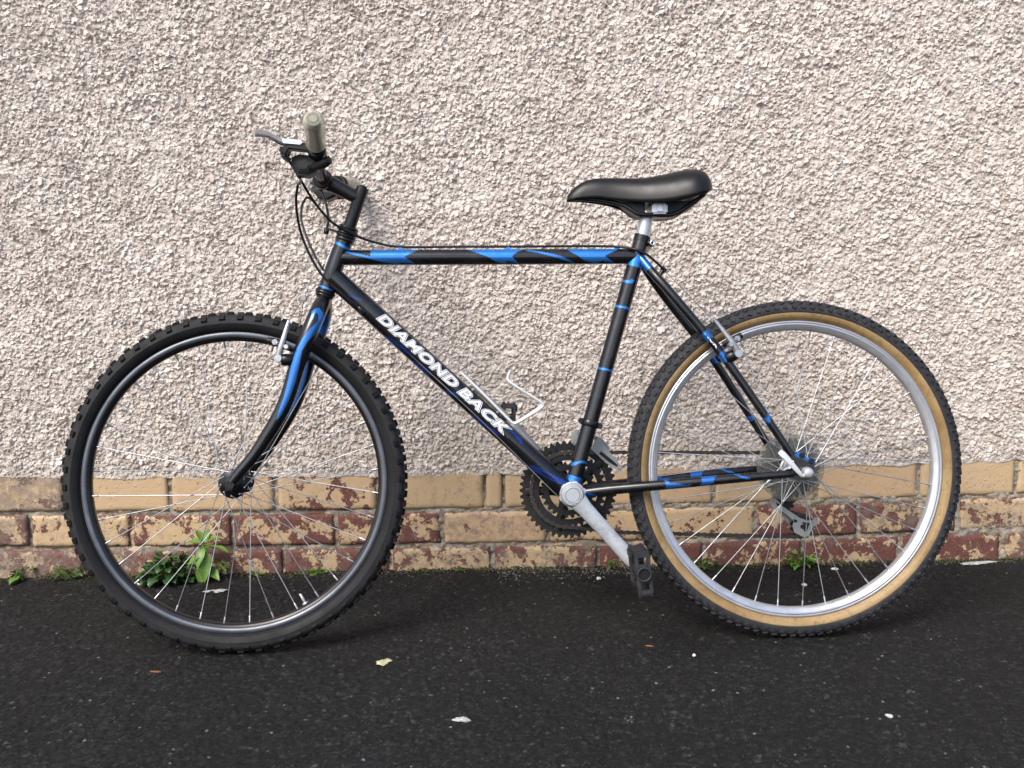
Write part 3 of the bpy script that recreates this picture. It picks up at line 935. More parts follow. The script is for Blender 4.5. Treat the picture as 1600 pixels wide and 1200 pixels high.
# cable stops on the down tube and top tube
mb = MB(); cyl(mb, P3(-0.832, 0.6515, -0.0150), P3(-0.820, 0.6400, -0.0150), 0.0042, 14); cyl(mb, P3(-0.8290, 0.6475, -0.0125), P3(-0.8225, 0.6415, -0.0125), 0.0046, 14)
mb.build('cable_stop', M['black_metal'], down_tube)
for x in (-0.752, -0.545, -0.335):
    mb = MB(); zt = 0.7472 + (x + 0.872) / 0.572 * -0.0068
    box(mb, (x, 0, zt + 0.0162), (0.008, 0.007, 0.005), None, 0.001)
    mb.build('cable_clip', M['paint'], top_tube, np.ones(mb.n))

# --- fork
fork = None
mb = MB(); sweep(mb, np.linspace(P3(-0.8950, 0.684), P3(-0.9030, 0.655), 12), [0.0150, 0.0145, 0.0160], 32)
fork = mb.build('fork_crown', M['paint'], bike, np.zeros(mb.n))
stripe = [(-0.913, 0.628, .002), (-0.911, 0.641, .0035), (-0.903, 0.645, .004), (-0.897, 0.636, .0045), (-0.8965, 0.620, .0055), (-0.910, 0.6065, .0065), (-0.9245, 0.590, .0055), (-0.937, 0.570, .0055), (-0.944, 0.544, .0075), (-0.951, 0.515, .0070), (-0.961, 0.484, .0055), (-0.974, 0.455, .0035), (-0.980, 0.443, .001)]
for sgn in (-1, 1):
    path = spline([P3(-0.8985, 0.667, sgn * 0.004), P3(-0.9020, 0.654, sgn * 0.022), P3(-0.9085, 0.632, sgn * 0.040), P3(-0.9210, 0.600, sgn * 0.048), P3(-0.9387, 0.556, sgn * 0.050), P3(-0.9605, 0.488, sgn * 0.050), P3(-0.9790, 0.449, sgn * 0.050), P3(-1.0005, 0.4145, sgn * 0.050), P3(-1.0250, 0.379, sgn * 0.050), P3(-1.0535, 0.346, sgn * 0.050), P3(-1.0680, 0.329, sgn * 0.050)], 280)
    mb = MB(); sweep(mb, path, [0.0140, 0.0158, 0.0162, 0.0158, 0.0150, 0.0140, 0.0128, 0.0115, 0.0103, 0.0092], 40)
    V = np.concatenate(mb.v)
    d = seg_dist(V[:, 0], V[:, 2], stripe)
    blade = mb.build('fork_blade', M['paint'], fork, (0.5 - d * 260).clip(0, 1))
    mb = MB(); y0, y1 = sorted((sgn * 0.046, sgn * 0.0525))
    prism(mb, [(-1.040, 0.366), (-1.032, 0.355), (-1.060, 0.322), (-1.068, 0.313), (-1.078, 0.313), (-1.082, 0.322), (-1.076, 0.332)], y0, y1, 0.0015)
    mb.build('fork_end', M['black_metal'], fork)

# --- headset, stem, handlebar
mb = MB()
hax = np.array([0.0357, 0, 0.0923]); hax /= np.linalg.norm(hax)
hb, ht_ = P3(-0.8932, 0.6872), P3(-0.8575, 0.7795)
def ax(d, base=ht_): return base + hax * d
for d0, d1, r in ((-0.002, 0.006, 0.0178), (0.0062, 0.0105, 0.0195), (0.0107, 0.0165, 0.0185), (0.0167, 0.0215, 0.0200), (0.0217, 0.028, 0.0180)):
    cyl(mb, ax(d0), ax(d1), r, 36, bev=0.001)
headset = mb.build('upper_headset', M['black_metal'], bike)
mb = MB()
for d0, d1, r in ((-0.004, 0.0, 0.0178), (-0.0095, -0.0042, 0.0195), (-0.0145, -0.0097, 0.0180), (-0.018, -0.0147, 0.0162)):
    cyl(mb, ax(d0, hb), ax(d1, hb), r, 36, bev=0.001)
mb.build('lower_headset', M['black_metal'], bike)
mb = MB(); sweep(mb, np.linspace(P3(-0.8462, 0.809), P3(-0.8205, 0.8800), 12), 0.0120, 28)
sweep(mb, np.linspace(P3(-0.8300, 0.8600), P3(-0.8860, 0.8905), 12), [0.0122, 0.0138, 0.0156], 28)
cyl(mb, P3(-0.8944, 0.8948, -0.021), P3(-0.8944, 0.8948, 0.021), 0.0185, 32, bev=0.002)
stem = mb.build('stem', M['black_metal'], bike)
mb = MB(); sweep(mb, np.linspace(ax(0.024), P3(-0.8440, 0.8150), 4), 0.0118, 28)
mb.build('stem_quill', M['black_metal'], stem)
mb = MB(); cyl(mb, P3(-0.8203, 0.8806), P3(-0.8193, 0.8832), 0.0075, 18); mb.build('expander_bolt', M['black_plastic'], stem)

def barpt(y):
    a = abs(y)
    x = np.interp(a, [0, 0.05, 0.10, 0.17, 0.295], [-0.8944, -0.8935, -0.889, -0.8815, -0.8660])
    z = np.interp(a, [0, 0.05, 0.10, 0.17, 0.295], [0.8948, 0.8968, 0.908, 0.9215, 0.9378])
    return np.array([x, y, z])
ys = np.linspace(-0.289, 0.289, 61)
mb = MB(); sweep(mb, np.array([barpt(y) for y in ys]), 0.0111, 24, ref=(0, 0, 1))
bar = mb.build('handlebar', M['black_metal'], bike)
def bardir(y):
    d = barpt(y + 0.004) - barpt(y - 0.004); return d / np.linalg.norm(d)
for sgn in (-1, 1):
    ps = [barpt(sgn * y) for y in (0.178, 0.183, 0.188, 0.205, 0.23, 0.26, 0.278, 0.287, 0.2915)]
    mb = MB(); sweep(mb, np.array(ps), [0.0155, 0.0178, 0.0174, 0.0172, 0.0174, 0.0177, 0.0178, 0.0165, 0.0120], 32, ref=(0, 0, 1))
    g = mb.build('grip', M['grip'], bar)
    mb = MB(); d = bardir(sgn * 0.285) * (1 if sgn > 0 else -1); c = barpt(sgn * 0.2915)
    d = d if d[1] * sgn > 0 else -d
    lathe_p = c; cyl(mb, c - d * 0.0005, c + d * 0.0010, 0.0064, 24)
    mb.build('bar_end_plug', M['grip'], bar)

def brake_lever(sgn):
    y = 0.150
    c = barpt(sgn * y); d = bardir(sgn * y)
    mb = MB(); cyl(mb, c - d * 0.008, c + d * 0.008, 0.0162, 28, bev=0.002)
    rot = RY(math.radians(7))
    box(mb, (-0.913, sgn * 0.151, 0.924), (0.048, 0.016, 0.015), rot, 0.003)
    box(mb, (-0.938, sgn * 0.156, 0.9155), (0.017, 0.024, 0.017), RY(math.radians(25)), 0.004)
    lv = mb.build('brake_lever', M['black_plastic'], bike)
    mb = MB(); box(mb, (-0.9255, sgn * 0.1545, 0.9315), (0.036, 0.018, 0.0075), RY(math.radians(6)), 0.002)
    mb.build('lever_bracket_plate', M['chrome'], lv)
    mb = MB()
    sweep(mb, spline([(-0.934, sgn * 0.152, 0.9305), (-0.945, sgn * 0.162, 0.9315), (-0.953, sgn * 0.180, 0.934), (-0.961, sgn * 0.205, 0.9345), (-0.968, sgn * 0.228, 0.9305), (-0.9735, sgn * 0.243, 0.9265)], 40), [0.0052, 0.006, 0.0062, 0.0062, 0.0066, 0.0058], 20, ref=(1, 0, 0), flat=0.55)
    mb.build('lever_blade', M['alloy'], lv)
    mb = MB(); cyl(mb, (-0.9445, sgn * 0.150, 0.913), (-0.936, sgn * 0.132, 0.905), 0.0055, 16)
    mb.build('barrel_adjuster', M['alloy_dull'], lv)
    mb = MB(); cyl(mb, (-0.931, sgn * 0.158, 0.9345), (-0.931, sgn * 0.158, 0.9385), 0.0042, 14)
    mb.build('pivot_screw', M['chrome'], lv)

def shifter(sgn):
    mb = MB()
    c = barpt(sgn * 0.118); d = bardir(sgn * 0.118)
    cyl(mb, c - d * 0.010, c + d * 0.010, 0.0165, 28, bev=0.002)
    y0, y1 = sorted((sgn * 0.104, sgn * 0.138))
    prism(mb, [(-0.9309, 0.9100), (-0.9183, 0.9150), (-0.8900, 0.9123), (-0.8830, 0.9008), (-0.8860, 0.8850), (-0.9033, 0.8765), (-0.9213, 0.8790), (-0.9323, 0.8946)], y0, y1, 0.004)
    y0, y1 = sorted((sgn * 0.130, sgn * 0.145))
    prism(mb, [(-0.9240, 0.9020), (-0.9050, 0.9050), (-0.8960, 0.8950), (-0.9010, 0.8840), (-0.9180, 0.8840), (-0.9260, 0.8920)], y0, y1, 0.003)
    sh = mb.build('gear_shifter', M['black_plastic'], bike)
    mb = MB(); sweep(mb, spline([(-0.906, sgn * 0.130, 0.888), (-0.890, sgn * 0.138, 0.8915), (-0.874, sgn * 0.150, 0.8945), (-0.860, sgn * 0.158, 0.8995)], 20), [0.0065, 0.0075, 0.0085, 0.0092, 0.0078], 20, ref=(0, 1, 0), flat=0.75)
    mb.build('thumb_lever', M['black_plastic'], sh)
    mb = MB(); cyl(mb, (-0.9205, sgn * 0.112, 0.876), (-0.9245, sgn * 0.110, 0.866), 0.0048, 14); mb.build('cable_ferrule', M['alloy_dull'], sh)
for sgn in (-1, 1):
    brake_lever(sgn); shifter(sgn)

down_tube.color = (0.15, 0, 0, 1)
for o in COL.objects:
    if o.name.startswith('fork_blade'): o.color = (0.7, 0, 0, 1)
    if o.name.startswith(('chain_stay', 'seat_stay', 'dropout')): o.color = (0.6, 0, 0, 1)
# --- cables
def cable(name, pts, r=0.0024, mat='cable', n=90, parent=bike):
    mb = MB(); sweep(mb, spline(pts, n), r, 12); return mb.build(name, M[mat], parent)
gc = cable('gear_cable', [(-0.9245, -0.110, 0.868), (-0.932, -0.090, 0.8438), (-0.9335, -0.070, 0.8145), (-0.9297, -0.050, 0.7824), (-0.9135, -0.040, 0.7401), (-0.8924, -0.033, 0.7062), (-0.8597, -0.027, 0.6743), (-0.8300, -0.015, 0.6495)])
cable('gear_cable', [(-0.9245, 0.110, 0.868), (-0.940, 0.095, 0.880), (-0.9455, 0.075, 0.869), (-0.9477, 0.060, 0.8533), (-0.9469, 0.050, 0.8278), (-0.9355, 0.035, 0.7940), (-0.9175, 0.026, 0.7536), (-0.900, 0.022, 0.7239), (-0.876, 0.022, 0.690), (-0.832, 0.018, 0.650)])
cable('rear_brake_cable', [(-0.936, -0.132, 0.905), (-0.9223, -0.105, 0.8789), (-0.9036, -0.070, 0.8434), (-0.8808, -0.048, 0.8145), (-0.864, -0.032, 0.8015), (-0.8351, -0.012, 0.7877), (-0.8038, -0.002, 0.7765), (-0.752, 0.0, 0.7660), (-0.65, 0.0, 0.7648), (-0.54, 0.0, 0.7632), (-0.40, 0.0, 0.7618), (-0.335, -0.004, 0.7590), (-0.304, -0.018, 0.7520), (-0.285, -0.021, 0.743), (-0.2702, -0.017, 0.7325), (-0.2466, -0.004, 0.7140)], n=200)
cable('front_brake_cable', [(-0.936, 0.132, 0.905), (-0.9335, 0.100, 0.893), (-0.918, 0.05, 0.888), (-0.9044, 0.010, 0.8807), (-0.8916, 0.0, 0.8520), (-0.8874, 0.0, 0.8206), (-0.8905, 0.0, 0.8045)])
cable('brake_wire', [(-0.8910, 0, 0.803), (-0.8919, 0, 0.790), (-0.9366, 0, 0.6709)], 0.0009, 'wire', 20)
cable('brake_wire', [(-0.2466, -0.002, 0.7140), (-0.20, -0.001, 0.665), (-0.152, 0, 0.6140)], 0.0009, 'wire', 20)
cable('gear_wire', [(-0.8220, -0.015, 0.6420), (-0.62, -0.016, 0.4470), (-0.452, -0.012, 0.2745)], 0.0008, 'wire', 20)
mb = MB(); box(mb, (-0.8760, 0, 0.7985), (0.036, 0.012, 0.004), RY(0.30), 0.001); cyl(mb, P3(-0.8925, 0.7925), P3(-0.8905, 0.8040), 0.0052, 14)
mb.build('cable_hanger', M['black_metal'], headset)
mb = MB(); sweep(mb, np.linspace(P3(-0.2580, 0.6990), P3(-0.2470, 0.7140), 6), 0.0042, 14); sweep(mb, np.linspace(P3(-0.2500, 0.7185, 0), P3(-0.2430, 0.7100, 0), 5), 0.0050, 14)
mb.build('cable_stop', M['black_metal'], bike)

# --- cantilever brakes
def cantilever(boss0, boss1, arm, pad0, pad1, bolt, yoke, tag_):
    for sgn in (-1, 1):
        f3 = lambda q: (q[0], sgn * q[2], q[1])
        mb = MB(); cyl(mb, f3(boss0), f3(boss1), 0.0110, 24, bev=0.0015)
        br = mb.build('brake_boss', M['black_metal'], bike)
        mb = MB(); sweep(mb, spline([f3(q) for q in arm], 30), [0.0066, 0.0058, 0.0046, 0.0038, 0.0032], 20, flat=0.7)
        cyl(mb, f3((arm[0][0] + 0.001, arm[0][1], arm[0][2] - 0.008)), f3((arm[0][0], arm[0][1], arm[0][2] + 0.005)), 0.0078, 20)
        mb.build('brake_arm', M['brake_alloy'], br)
        p0, p1 = np.array(f3(pad0)), np.array(f3(pad1))
        mb = MB(); sweep(mb, np.linspace(p0, p1, 8), [0.0058, 0.0066, 0.0066, 0.0066, 0.006], 16, flat=0.85)
        mb.build('brake_pad', M['black_plastic'], br)
        mb = MB(); b = np.array(f3(bolt)); cyl(mb, b, b + np.array([0, sgn * 0.024, 0]), 0.0042, 16); cyl(mb, b + np.array([0, sgn * 0.024, 0]), b + np.array([0, sgn * 0.030, 0]), 0.0060, 6, bev=0.0004)
        cyl(mb, b + np.array([0, sgn * 0.022, 0]), np.array(f3(((bolt[0] + arm[1][0]) / 2, (bolt[1] + arm[1][1]) / 2, 0.058))), 0.0042, 12)
        mb.build('pad_bolt', M['brake_alloy'], br)
        mb = MB(); t0 = np.array(f3(arm[1])); t1 = np.array(f3(boss0)); cyl(mb, t0 * 0.45 + t1 * 0.55 - np.array([0, 0, -0.012]), t0 * 0.5 + t1 * 0.5 + np.array([0, sgn * 0.014, 0.012]), 0.0046, 6, bev=0.0004)
        mb.build('adjuster_screw', M['brake_alloy'], br)
        mb = MB(); sweep(mb, spline([f3(arm[-1]), yoke], 12), 0.0009, 8); mb.build('straddle_wire', M['wire'], br)
    mb = MB(); y = np.array(yoke); cyl(mb, y + np.array([0, -0.006, 0]), y + np.array([0, 0.006, 0]), 0.0058, 18)
    mb.build('straddle_yoke', M['alloy_dull'], bike)
cantilever((-0.949, 0.552, 0.052), (-0.971, 0.5535, 0.057), [(-0.9755, 0.556, 0.064), (-0.9690, 0.578, 0.066), (-0.9625, 0.600, 0.064), (-0.9585, 0.614, 0.062), (-0.9555, 0.6245, 0.060)], (-1.0035, 0.5915, 0.022), (-0.9700, 0.5835, 0.022), (-0.983, 0.5865, 0.024), (-0.9366, 0, 0.6709), 'front')
cantilever((-0.141, 0.539, 0.050), (-0.1235, 0.5475, 0.055), [(-0.1210, 0.5480, 0.064), (-0.1310, 0.567, 0.065), (-0.1440, 0.586, 0.063), (-0.1540, 0.600, 0.061), (-0.1625, 0.6115, 0.059)], (-0.1400, 0.5665, 0.022), (-0.1030, 0.5840, 0.022), (-0.1190, 0.5765, 0.024), (-0.152, 0, 0.6140), 'rear')

# --- saddle and seat post
sx = np.array([-0.4305, -0.4285, -0.422, -0.410, -0.397, -0.375, -0.345, -0.315, -0.288, -0.260, -0.236, -0.213, -0.195, -0.180, -0.168, -0.160, -0.1575])
szt = np.interp(sx, [-0.4305, -0.4285, -0.4188, -0.408, -0.3969, -0.3752, -0.3319, -0.2887, -0.2452, -0.2128, -0.1841, -0.1700, -0.1635, -0.1575], [0.8535, 0.8610, 0.8715, 0.8805, 0.8870, 0.8916, 0.8913, 0.8892, 0.8950, 0.9025, 0.9046, 0.9000, 0.8945, 0.8790])
szb = np.interp(sx, [-0.4305, -0.4007, -0.3688, -0.3455, -0.2944, -0.2627, -0.2303, -0.1977, -0.1669, -0.1575], [0.8485, 0.8500, 0.8500, 0.8445, 0.8375, 0.8350, 0.8355, 0.8415, 0.8520, 0.8600])
sw = np.interp(sx, [-0.4305, -0.425, -0.410, -0.38, -0.34, -0.30, -0.26, -0.22, -0.19, -0.17, -0.160, -0.1575], [0.008, 0.0135, 0.0185, 0.0225, 0.0265, 0.0345, 0.0500, 0.0660, 0.0720, 0.0640, 0.0480, 0.036])
fx_ = np.linspace(0, 1, 90)
ss_ = np.linspace(0, 1, len(sx))
def sm(a):
    z = spline(np.stack([sx, a], 1), 16 * 8)
    return np.interp(np.linspace(sx[0], sx[-1], 90), z[:, 0], z[:, 1])
SX = np.linspace(sx[0], sx[-1], 90)
# denser sampling at both rounded ends
SX = sx[0] + (sx[-1] - sx[0]) * (0.5 - 0.5 * np.cos(np.linspace(0, math.pi, 90)))
ZT = np.interp(SX, sx, szt); ZB = np.interp(SX, sx, szb); SW = np.interp(SX, sx, sw)
ker = np.array([1, 2, 3, 2, 1]) / 9
def blur(a):
    b = np.convolve(np.pad(a, 2, mode='edge'), ker, 'valid'); b[:2] = a[:2]; b[-2:] = a[-2:]; return b
ZT, ZB, SW = blur(blur(ZT)), blur(blur(ZB)), blur(blur(SW))
ph = np.linspace(0, math.pi, 41)
rows = []
for x, zt, zb, w in zip(SX, ZT, ZB, SW):
    cy = -np.sign(np.cos(ph)) * np.abs(np.cos(ph)) ** 0.85 * w
    cz = zb + (zt - zb) * np.sin(ph) ** 0.75
    inner = [(x, -w * 0.80, zb + 0.0012)]
    rows.append(np.array(inner + [(x, b, c) for b, c in zip(cy, cz)] + [(x, w * 0.80, zb + 0.0012)]))
rows = np.array(rows)
nr_, nc_ = rows.shape[:2]
mb = MB()
F = [(i * nc_ + j, (i + 1) * nc_ + j, (i + 1) * nc_ + j + 1, i * nc_ + j + 1) for i in range(nr_ - 1) for j in range(nc_ - 1)]
F.append(tuple(range(nc_))); F.append(tuple(reversed(range((nr_ - 1) * nc_, nr_ * nc_))))
mb.add(rows.reshape(-1, 3), F)
saddle = mb.build('saddle', M['vinyl'], bike)
mb = MB()
under = np.array([[(x, -w * 0.82, zb + 0.0010), (x, -w * 0.5, zb + 0.004), (x, 0, zb + 0.006), (x, w * 0.5, zb + 0.004), (x, w * 0.82, zb + 0.0010)] for x, zb, w in zip(SX[2:-2:3], ZB[2:-2:3], SW[2:-2:3])])
a_, b_ = under.shape[:2]
mb.add(under.reshape(-1, 3), [(i * b_ + j, i * b_ + j + 1, (i + 1) * b_ + j + 1, (i + 1) * b_ + j) for i in range(a_ - 1) for j in range(b_ - 1)])
mb.build('saddle_base', M['black_plastic'], saddle)
for sgn in (-1, 1):
    mb = MB(); sweep(mb, spline([P3(-0.415, 0.853, sgn * 0.006), P3(-0.36, 0.846, sgn * 0.012), P3(-0.324, 0.836, sgn * 0.018), P3(-0.2985, 0.8195, sgn * 0.022), P3(-0.27, 0.8165, sgn * 0.022), P3(-0.232, 0.8165, sgn * 0.022), P3(-0.205, 0.829, sgn * 0.028), P3(-0.172, 0.852, sgn * 0.034)], 60), 0.0042, 14)
    mb.build('saddle_rail', M['black_metal'], saddle)
mb = MB(); prism(mb, [(-0.335, 0.842), (-0.300, 0.8155), (-0.290, 0.813), (-0.283, 0.818), (-0.283, 0.842)], -0.020, 0.020, 0.002)
mb.build('saddle_underframe', M['black_plastic'], saddle)
mb = MB()
prism(mb, [(-0.248, 0.842), (-0.238, 0.812), (-0.224, 0.814), (-0.202, 0.830), (-0.195, 0.8280), (-0.185, 0.8420)], -0.024, 0.024, 0.002)
mb.build('saddle_underframe', M['black_plastic'], saddle)
mb = MB(); sweep(mb, np.linspace(P3(-0.2866, 0.777), P3(-0.2760, 0.8210), 10), 0.0132, 32)
post = mb.build('seat_post', M['alloy'], bike)
mb = MB(); box(mb, (-0.257, 0, 0.827), (0.030, 0.066, 0.020), None, 0.003); cyl(mb, P3(-0.257, 0.8265, -0.036), P3(-0.257, 0.8265, -0.031), 0.0072, 6, bev=0.0005)
mb.build('seat_clamp', M['alloy'], post)
mb = MB(); box(mb, (-0.258, 0, 0.8145), (0.042, 0.050, 0.0035), None, 0.001)
mb.build('clamp_plate', M['black_metal'], post)

# --- wheels
def spokes(parent, rf_near, rf_far, yn, yf, rim_r, start):
    """36 steel spokes laced three-cross; four meshes shared by nine spokes each"""
    kinds = []
    for side, (rf, y) in enumerate(((rf_near, -yn), (rf_far, yf))):
        for sgn in (-1, 1):
            base = math.radians(start + side * 10 + (0 if sgn < 0 else 20))
            ha = base + sgn * math.radians(62)
            yo = y + (0.0015 if sgn > 0 else -0.0015)
            p0 = (rf * math.cos(ha), yo, rf * math.sin(ha)); p1 = (rim_r * math.cos(base), y * 0.08, rim_r * math.sin(base))
            mb = MB(); p0 = np.array(p0); p1 = np.array(p1); d = (p1 - p0) / np.linalg.norm(p1 - p0)
            sweep(mb, np.array([p0, p1 - d * 0.012]), 0.00092, 8)
            sweep(mb, np.array([p1 - d * 0.013, p1 - d * 0.0125, p1]), [0.0015, 0.0018, 0.0019], 8)
            lathe_c = p0
            cyl(mb, p0 + np.array([0, -0.0016, 0]), p0 + np.array([0, 0.0016, 0]), 0.0019, 8)
            me = mb.mesh('spoke'); me.materials.append(M['spoke'])
            kinds.append(me)
    for me in kinds:
        for q in range(9):
            o = link('spoke', me, parent)
            o.rotation_euler = (0, -math.radians(40 * q), 0)

def rim_profile(ro, ri, w):
    return [(ro, -w), (ro - 0.0009, -w - 0.0004), (ro - 0.0100, -w - 0.0002), (ro - 0.0106, -w + 0.0003), (ri + 0.0030, -w * 0.80), (ri + 0.0008, -w * 0.55), (ri, -w * 0.25), (ri, w * 0.25), (ri + 0.0008, w * 0.55), (ri + 0.0030, w * 0.80), (ro - 0.0106, w - 0.0003), (ro - 0.0100, w + 0.0002), (ro - 0.0009, w + 0.0004), (ro, w), (ro - 0.002, w - 0.002), (ro - 0.010, 0), (ro - 0.002, -w + 0.002)]

# front wheel
mb = MB()
lathe(mb, [(0.2800, -0.0110), (0.2765, -0.0108), (0.2705, -0.0092), (0.2685, -0.0062), (0.2680, -0.002), (0.2680, 0.002), (0.2685, 0.0062), (0.2705, 0.0092), (0.2765, 0.0108), (0.2800, 0.0110), (0.2755, 0)], 180)
fw = mb.build('front_wheel', M['black_metal'], bike)
fw.location = (-1.0712, 0, RW)
fw.rotation_euler = (0, 0, 0.03)
tag(fw, 'front wheel with black rim and knobbly black tyre')
worn_m = simple('worn_brake_track', (0.11, 0.12, 0.14), 0.38, 0.6, var=0.3, dirt=((0.05, 0.05, 0.05), 0.6), scale=14)
for s in (-1, 1):
    mb = MB(); lathe(mb, [(0.2857, s * 0.0112), (0.2852, s * 0.0124), (0.2755, s * 0.0121), (0.2752, s * 0.0105)], 180)
    mb.build('brake_track', worn_m, fw)
prof = [(0.2845, -0.0100), (0.2870, -0.0125), (0.2900, -0.0165), (0.2905, -0.0172), (0.2912, -0.0174), (0.2925, -0.0185), (0.2960, -0.0206), (0.3005, -0.0218), (0.3016, -0.0223), (0.3024, -0.0219), (0.3060, -0.0216), (0.3112, -0.0200), (0.3156, -0.0164), (0.3182, -0.0110), (0.3193, -0.005), (0.3195, 0)]
prof = prof + [(r, -y) for r, y in prof[-2::-1]]
mb = MB(); lathe(mb, prof + [(0.282, 0.0)], 232)
tyre_ = mb.build('tyre', M['rubber_side'], fw)
tyre_.data.materials.append(M['rubber'])
for pl in tyre_.data.polygons:
    if math.hypot(pl.center.x, pl.center.z) > 0.3030: pl.material_index = 1

def knob_mesh(w, l, h, taper=0.82):
    bm = bmesh.new()
    bmesh.ops.create_cube(bm, size=1.0)
    for v in bm.verts:
        k_ = taper if v.co.z > 0 else 1.0
        v.co = Vector((v.co.x * l * k_, v.co.y * w * k_, v.co.z * h))
    bmesh.ops.bevel(bm, geom=list(bm.edges), offset=0.0006, segments=1, affect='EDGES', clamp_overlap=True)
    mb = MB(); bm_add(mb, bm)
    me = mb.mesh('tread_knob'); me.materials.append(M['knob'])
    return me
k_side = knob_mesh(0.0120, 0.0125, 0.0068)
k_ctr = knob_mesh(0.0120, 0.0140, 0.0064)
NK = 58
for q in range(NK):
    a0 = 2 * math.pi * q / NK
    for s in (-1, 1):
        o = link('tread_knob', k_side, fw)
        aa = a0 + (0 if s < 0 else math.pi / NK)
        r, tilt = 0.3118, math.radians(56)
        m4 = Matrix.Rotation(-aa + math.pi / 2, 4, 'Y') @ Matrix.Translation((0, s * 0.0190, r)) @ Matrix.Rotation(-s * tilt, 4, 'X') @ Matrix.Rotation(random.uniform(-.06, .06), 4, 'Z')
        o.matrix_local = m4
        o = link('tread_knob', k_ctr, fw)
        aa = a0 + (math.pi / NK if s < 0 else 0) + 0.01
        o.matrix_local = Matrix.Rotation(-aa + math.pi / 2, 4, 'Y') @ Matrix.Translation((0, s * 0.0080, 0.3200)) @ Matrix.Rotation(-s * math.radians(16), 4, 'X')
mb = MB()
for s in (-1, 1):
    lathe(mb, [(0.006, s * 0.0310), (0.0262, s * 0.0310), (0.0275, s * 0.0322), (0.0262, s * 0.0340), (0.016, s * 0.0350), (0.0130, s * 0.0420), (0.006, s * 0.0430)], 48)
cyl(mb, (0, -0.034, 0), (0, 0.034, 0), 0.0115, 32); cyl(mb, (0, -0.058, 0), (0, 0.058, 0), 0.0048, 20)
for s in (-1, 1): cyl(mb, (0, s * 0.0525, 0), (0, s * 0.0590, 0), 0.0088, 6, bev=0.001)
mb.build('hub', M['black_metal'], fw)
mb = MB(); va = math.radians(-62); 
cyl(mb, np.array([math.cos(va), 0, math.sin(va)]) * 0.269, np.array([math.cos(va), 0, math.sin(va)]) * 0.245, 0.0028, 14, 0.0024); cyl(mb, np.array([math.cos(va), 0, math.sin(va)]) * 0.2675, np.array([math.cos(va), 0, math.sin(va)]) * 0.264, 0.0062, 16)
mb.build('valve', M['alloy'], fw)
spokes(fw, 0.0225, 0.0225, 0.0325, 0.0325, 0.2690, 4)

# rear wheel
mb = MB(); lathe(mb, rim_profile(0.2858, 0.2670, 0.0122), 180)
rw = mb.build('rear_wheel', M['alloy'], bike)
rw.location = (0, 0, 0.3250)
tag(rw, 'rear wheel with silver rim and tan sidewall tyre')
track_m = simple('bluish_brake_track', (0.40, 0.41, 0.45), 0.34, 0.6, var=0.15, dirt=((0.12, 0.12, 0.12), 0.5), scale=16)
for s in (-1, 1):
    mb = MB(); lathe(mb, [(0.2854, s * 0.0120), (0.2850, s * 0.0132), (0.2815, s * 0.0130), (0.2812, s * 0.0126), (0.2806, s * 0.0126), (0.2803, s * 0.0130), (0.2768, s * 0.0130), (0.2764, s * 0.0120)], 180)
    mb.build('brake_track', track_m, rw)
prof = [(0.2848, -0.0100), (0.2868, -0.0125), (0.2885, -0.0140), (0.2900, -0.0165), (0.2945, -0.0192), (0.2990, -0.0205), (0.3020, -0.0206)]
mb = MB()
for s in (-1, 1):
    lathe(mb, [(r, s * -y) for r, y in prof] + [(0.302, s * 0.017), (0.286, s * 0.009)], 180)
mb.build('sidewall', M['tan'], rw)
prof = [(0.3012, -0.0212), (0.3024, -0.0219), (0.3080, -0.0214), (0.3142, -0.0192), (0.3188, -0.0144), (0.3212, -0.0082), (0.3220, 0)]
prof = prof + [(r, -y) for r, y in prof[-2::-1]] + [(0.298, 0.015), (0.298, -0.015)]
mb = MB(); lathe(mb, prof, 200)
mb.build('tyre', M['rear_rubber'], rw)
def block(mb, aa, y, r, tilt, skew, l, w, h):
    bm = bmesh.new(); bmesh.ops.create_cube(bm, size=1.0)
    for v in bm.verts:
        k_ = 0.8 if v.co.z > 0 else 1.05
        v.co = Vector((v.co.x * l * k_, v.co.y * w * k_, v.co.z * h))
    bm.transform(Matrix.Rotation(-aa + math.pi / 2, 4, 'Y') @ Matrix.Translation((0, y, r)) @ Matrix.Rotation(tilt, 4, 'X') @ Matrix.Rotation(skew, 4, 'Z'))
    bm_add(mb, bm)
mb = MB()
NB = 112
for q in range(NB):
    aa = 2 * math.pi * q / NB
    for s in (-1, 1):
        o_ = 0 if s < 0 else math.pi / NB
        block(mb, aa + o_, s * 0.0207, 0.3115, -s * math.radians(66), s * 0.35, 0.0085, 0.0080, 0.0040)
        block(mb, aa + o_ + 0.5 * math.pi / NB, s * 0.0144, 0.3196, -s * math.radians(34), -s * 0.55, 0.0110, 0.0062, 0.0042)
        block(mb, aa + o_ + 1.1 * math.pi / NB, s * 0.0050, 0.3226, -s * math.radians(8), s * 0.5, 0.0110, 0.0068, 0.0045)
tag(mb.build('tread_blocks', M['rear_rubber'], rw), kind='stuff')
mb = MB()
lathe(mb, [(0.006, -0.0330), (0.0225, -0.0330), (0.0235, -0.0340), (0.0225, -0.0355), (0.014, -0.0365), (0.0120, -0.0500), (0.006, -0.0510)], 48)
lathe(mb, [(0.006, 0.0150), (0.0225, 0.0150), (0.0235, 0.0160), (0.0225, 0.0175), (0.014, 0.0190), (0.006, 0.0200)], 48)
cyl(mb, (0, -0.036, 0), (0, 0.019, 0), 0.0120, 32); cyl(mb, (0, -0.070, 0), (0, 0.074, 0), 0.0048, 20)
mb.build('hub', M['alloy'], rw)
spokes(rw, 0.0195, 0.0195, 0.0345, 0.0165, 0.2685, 12)
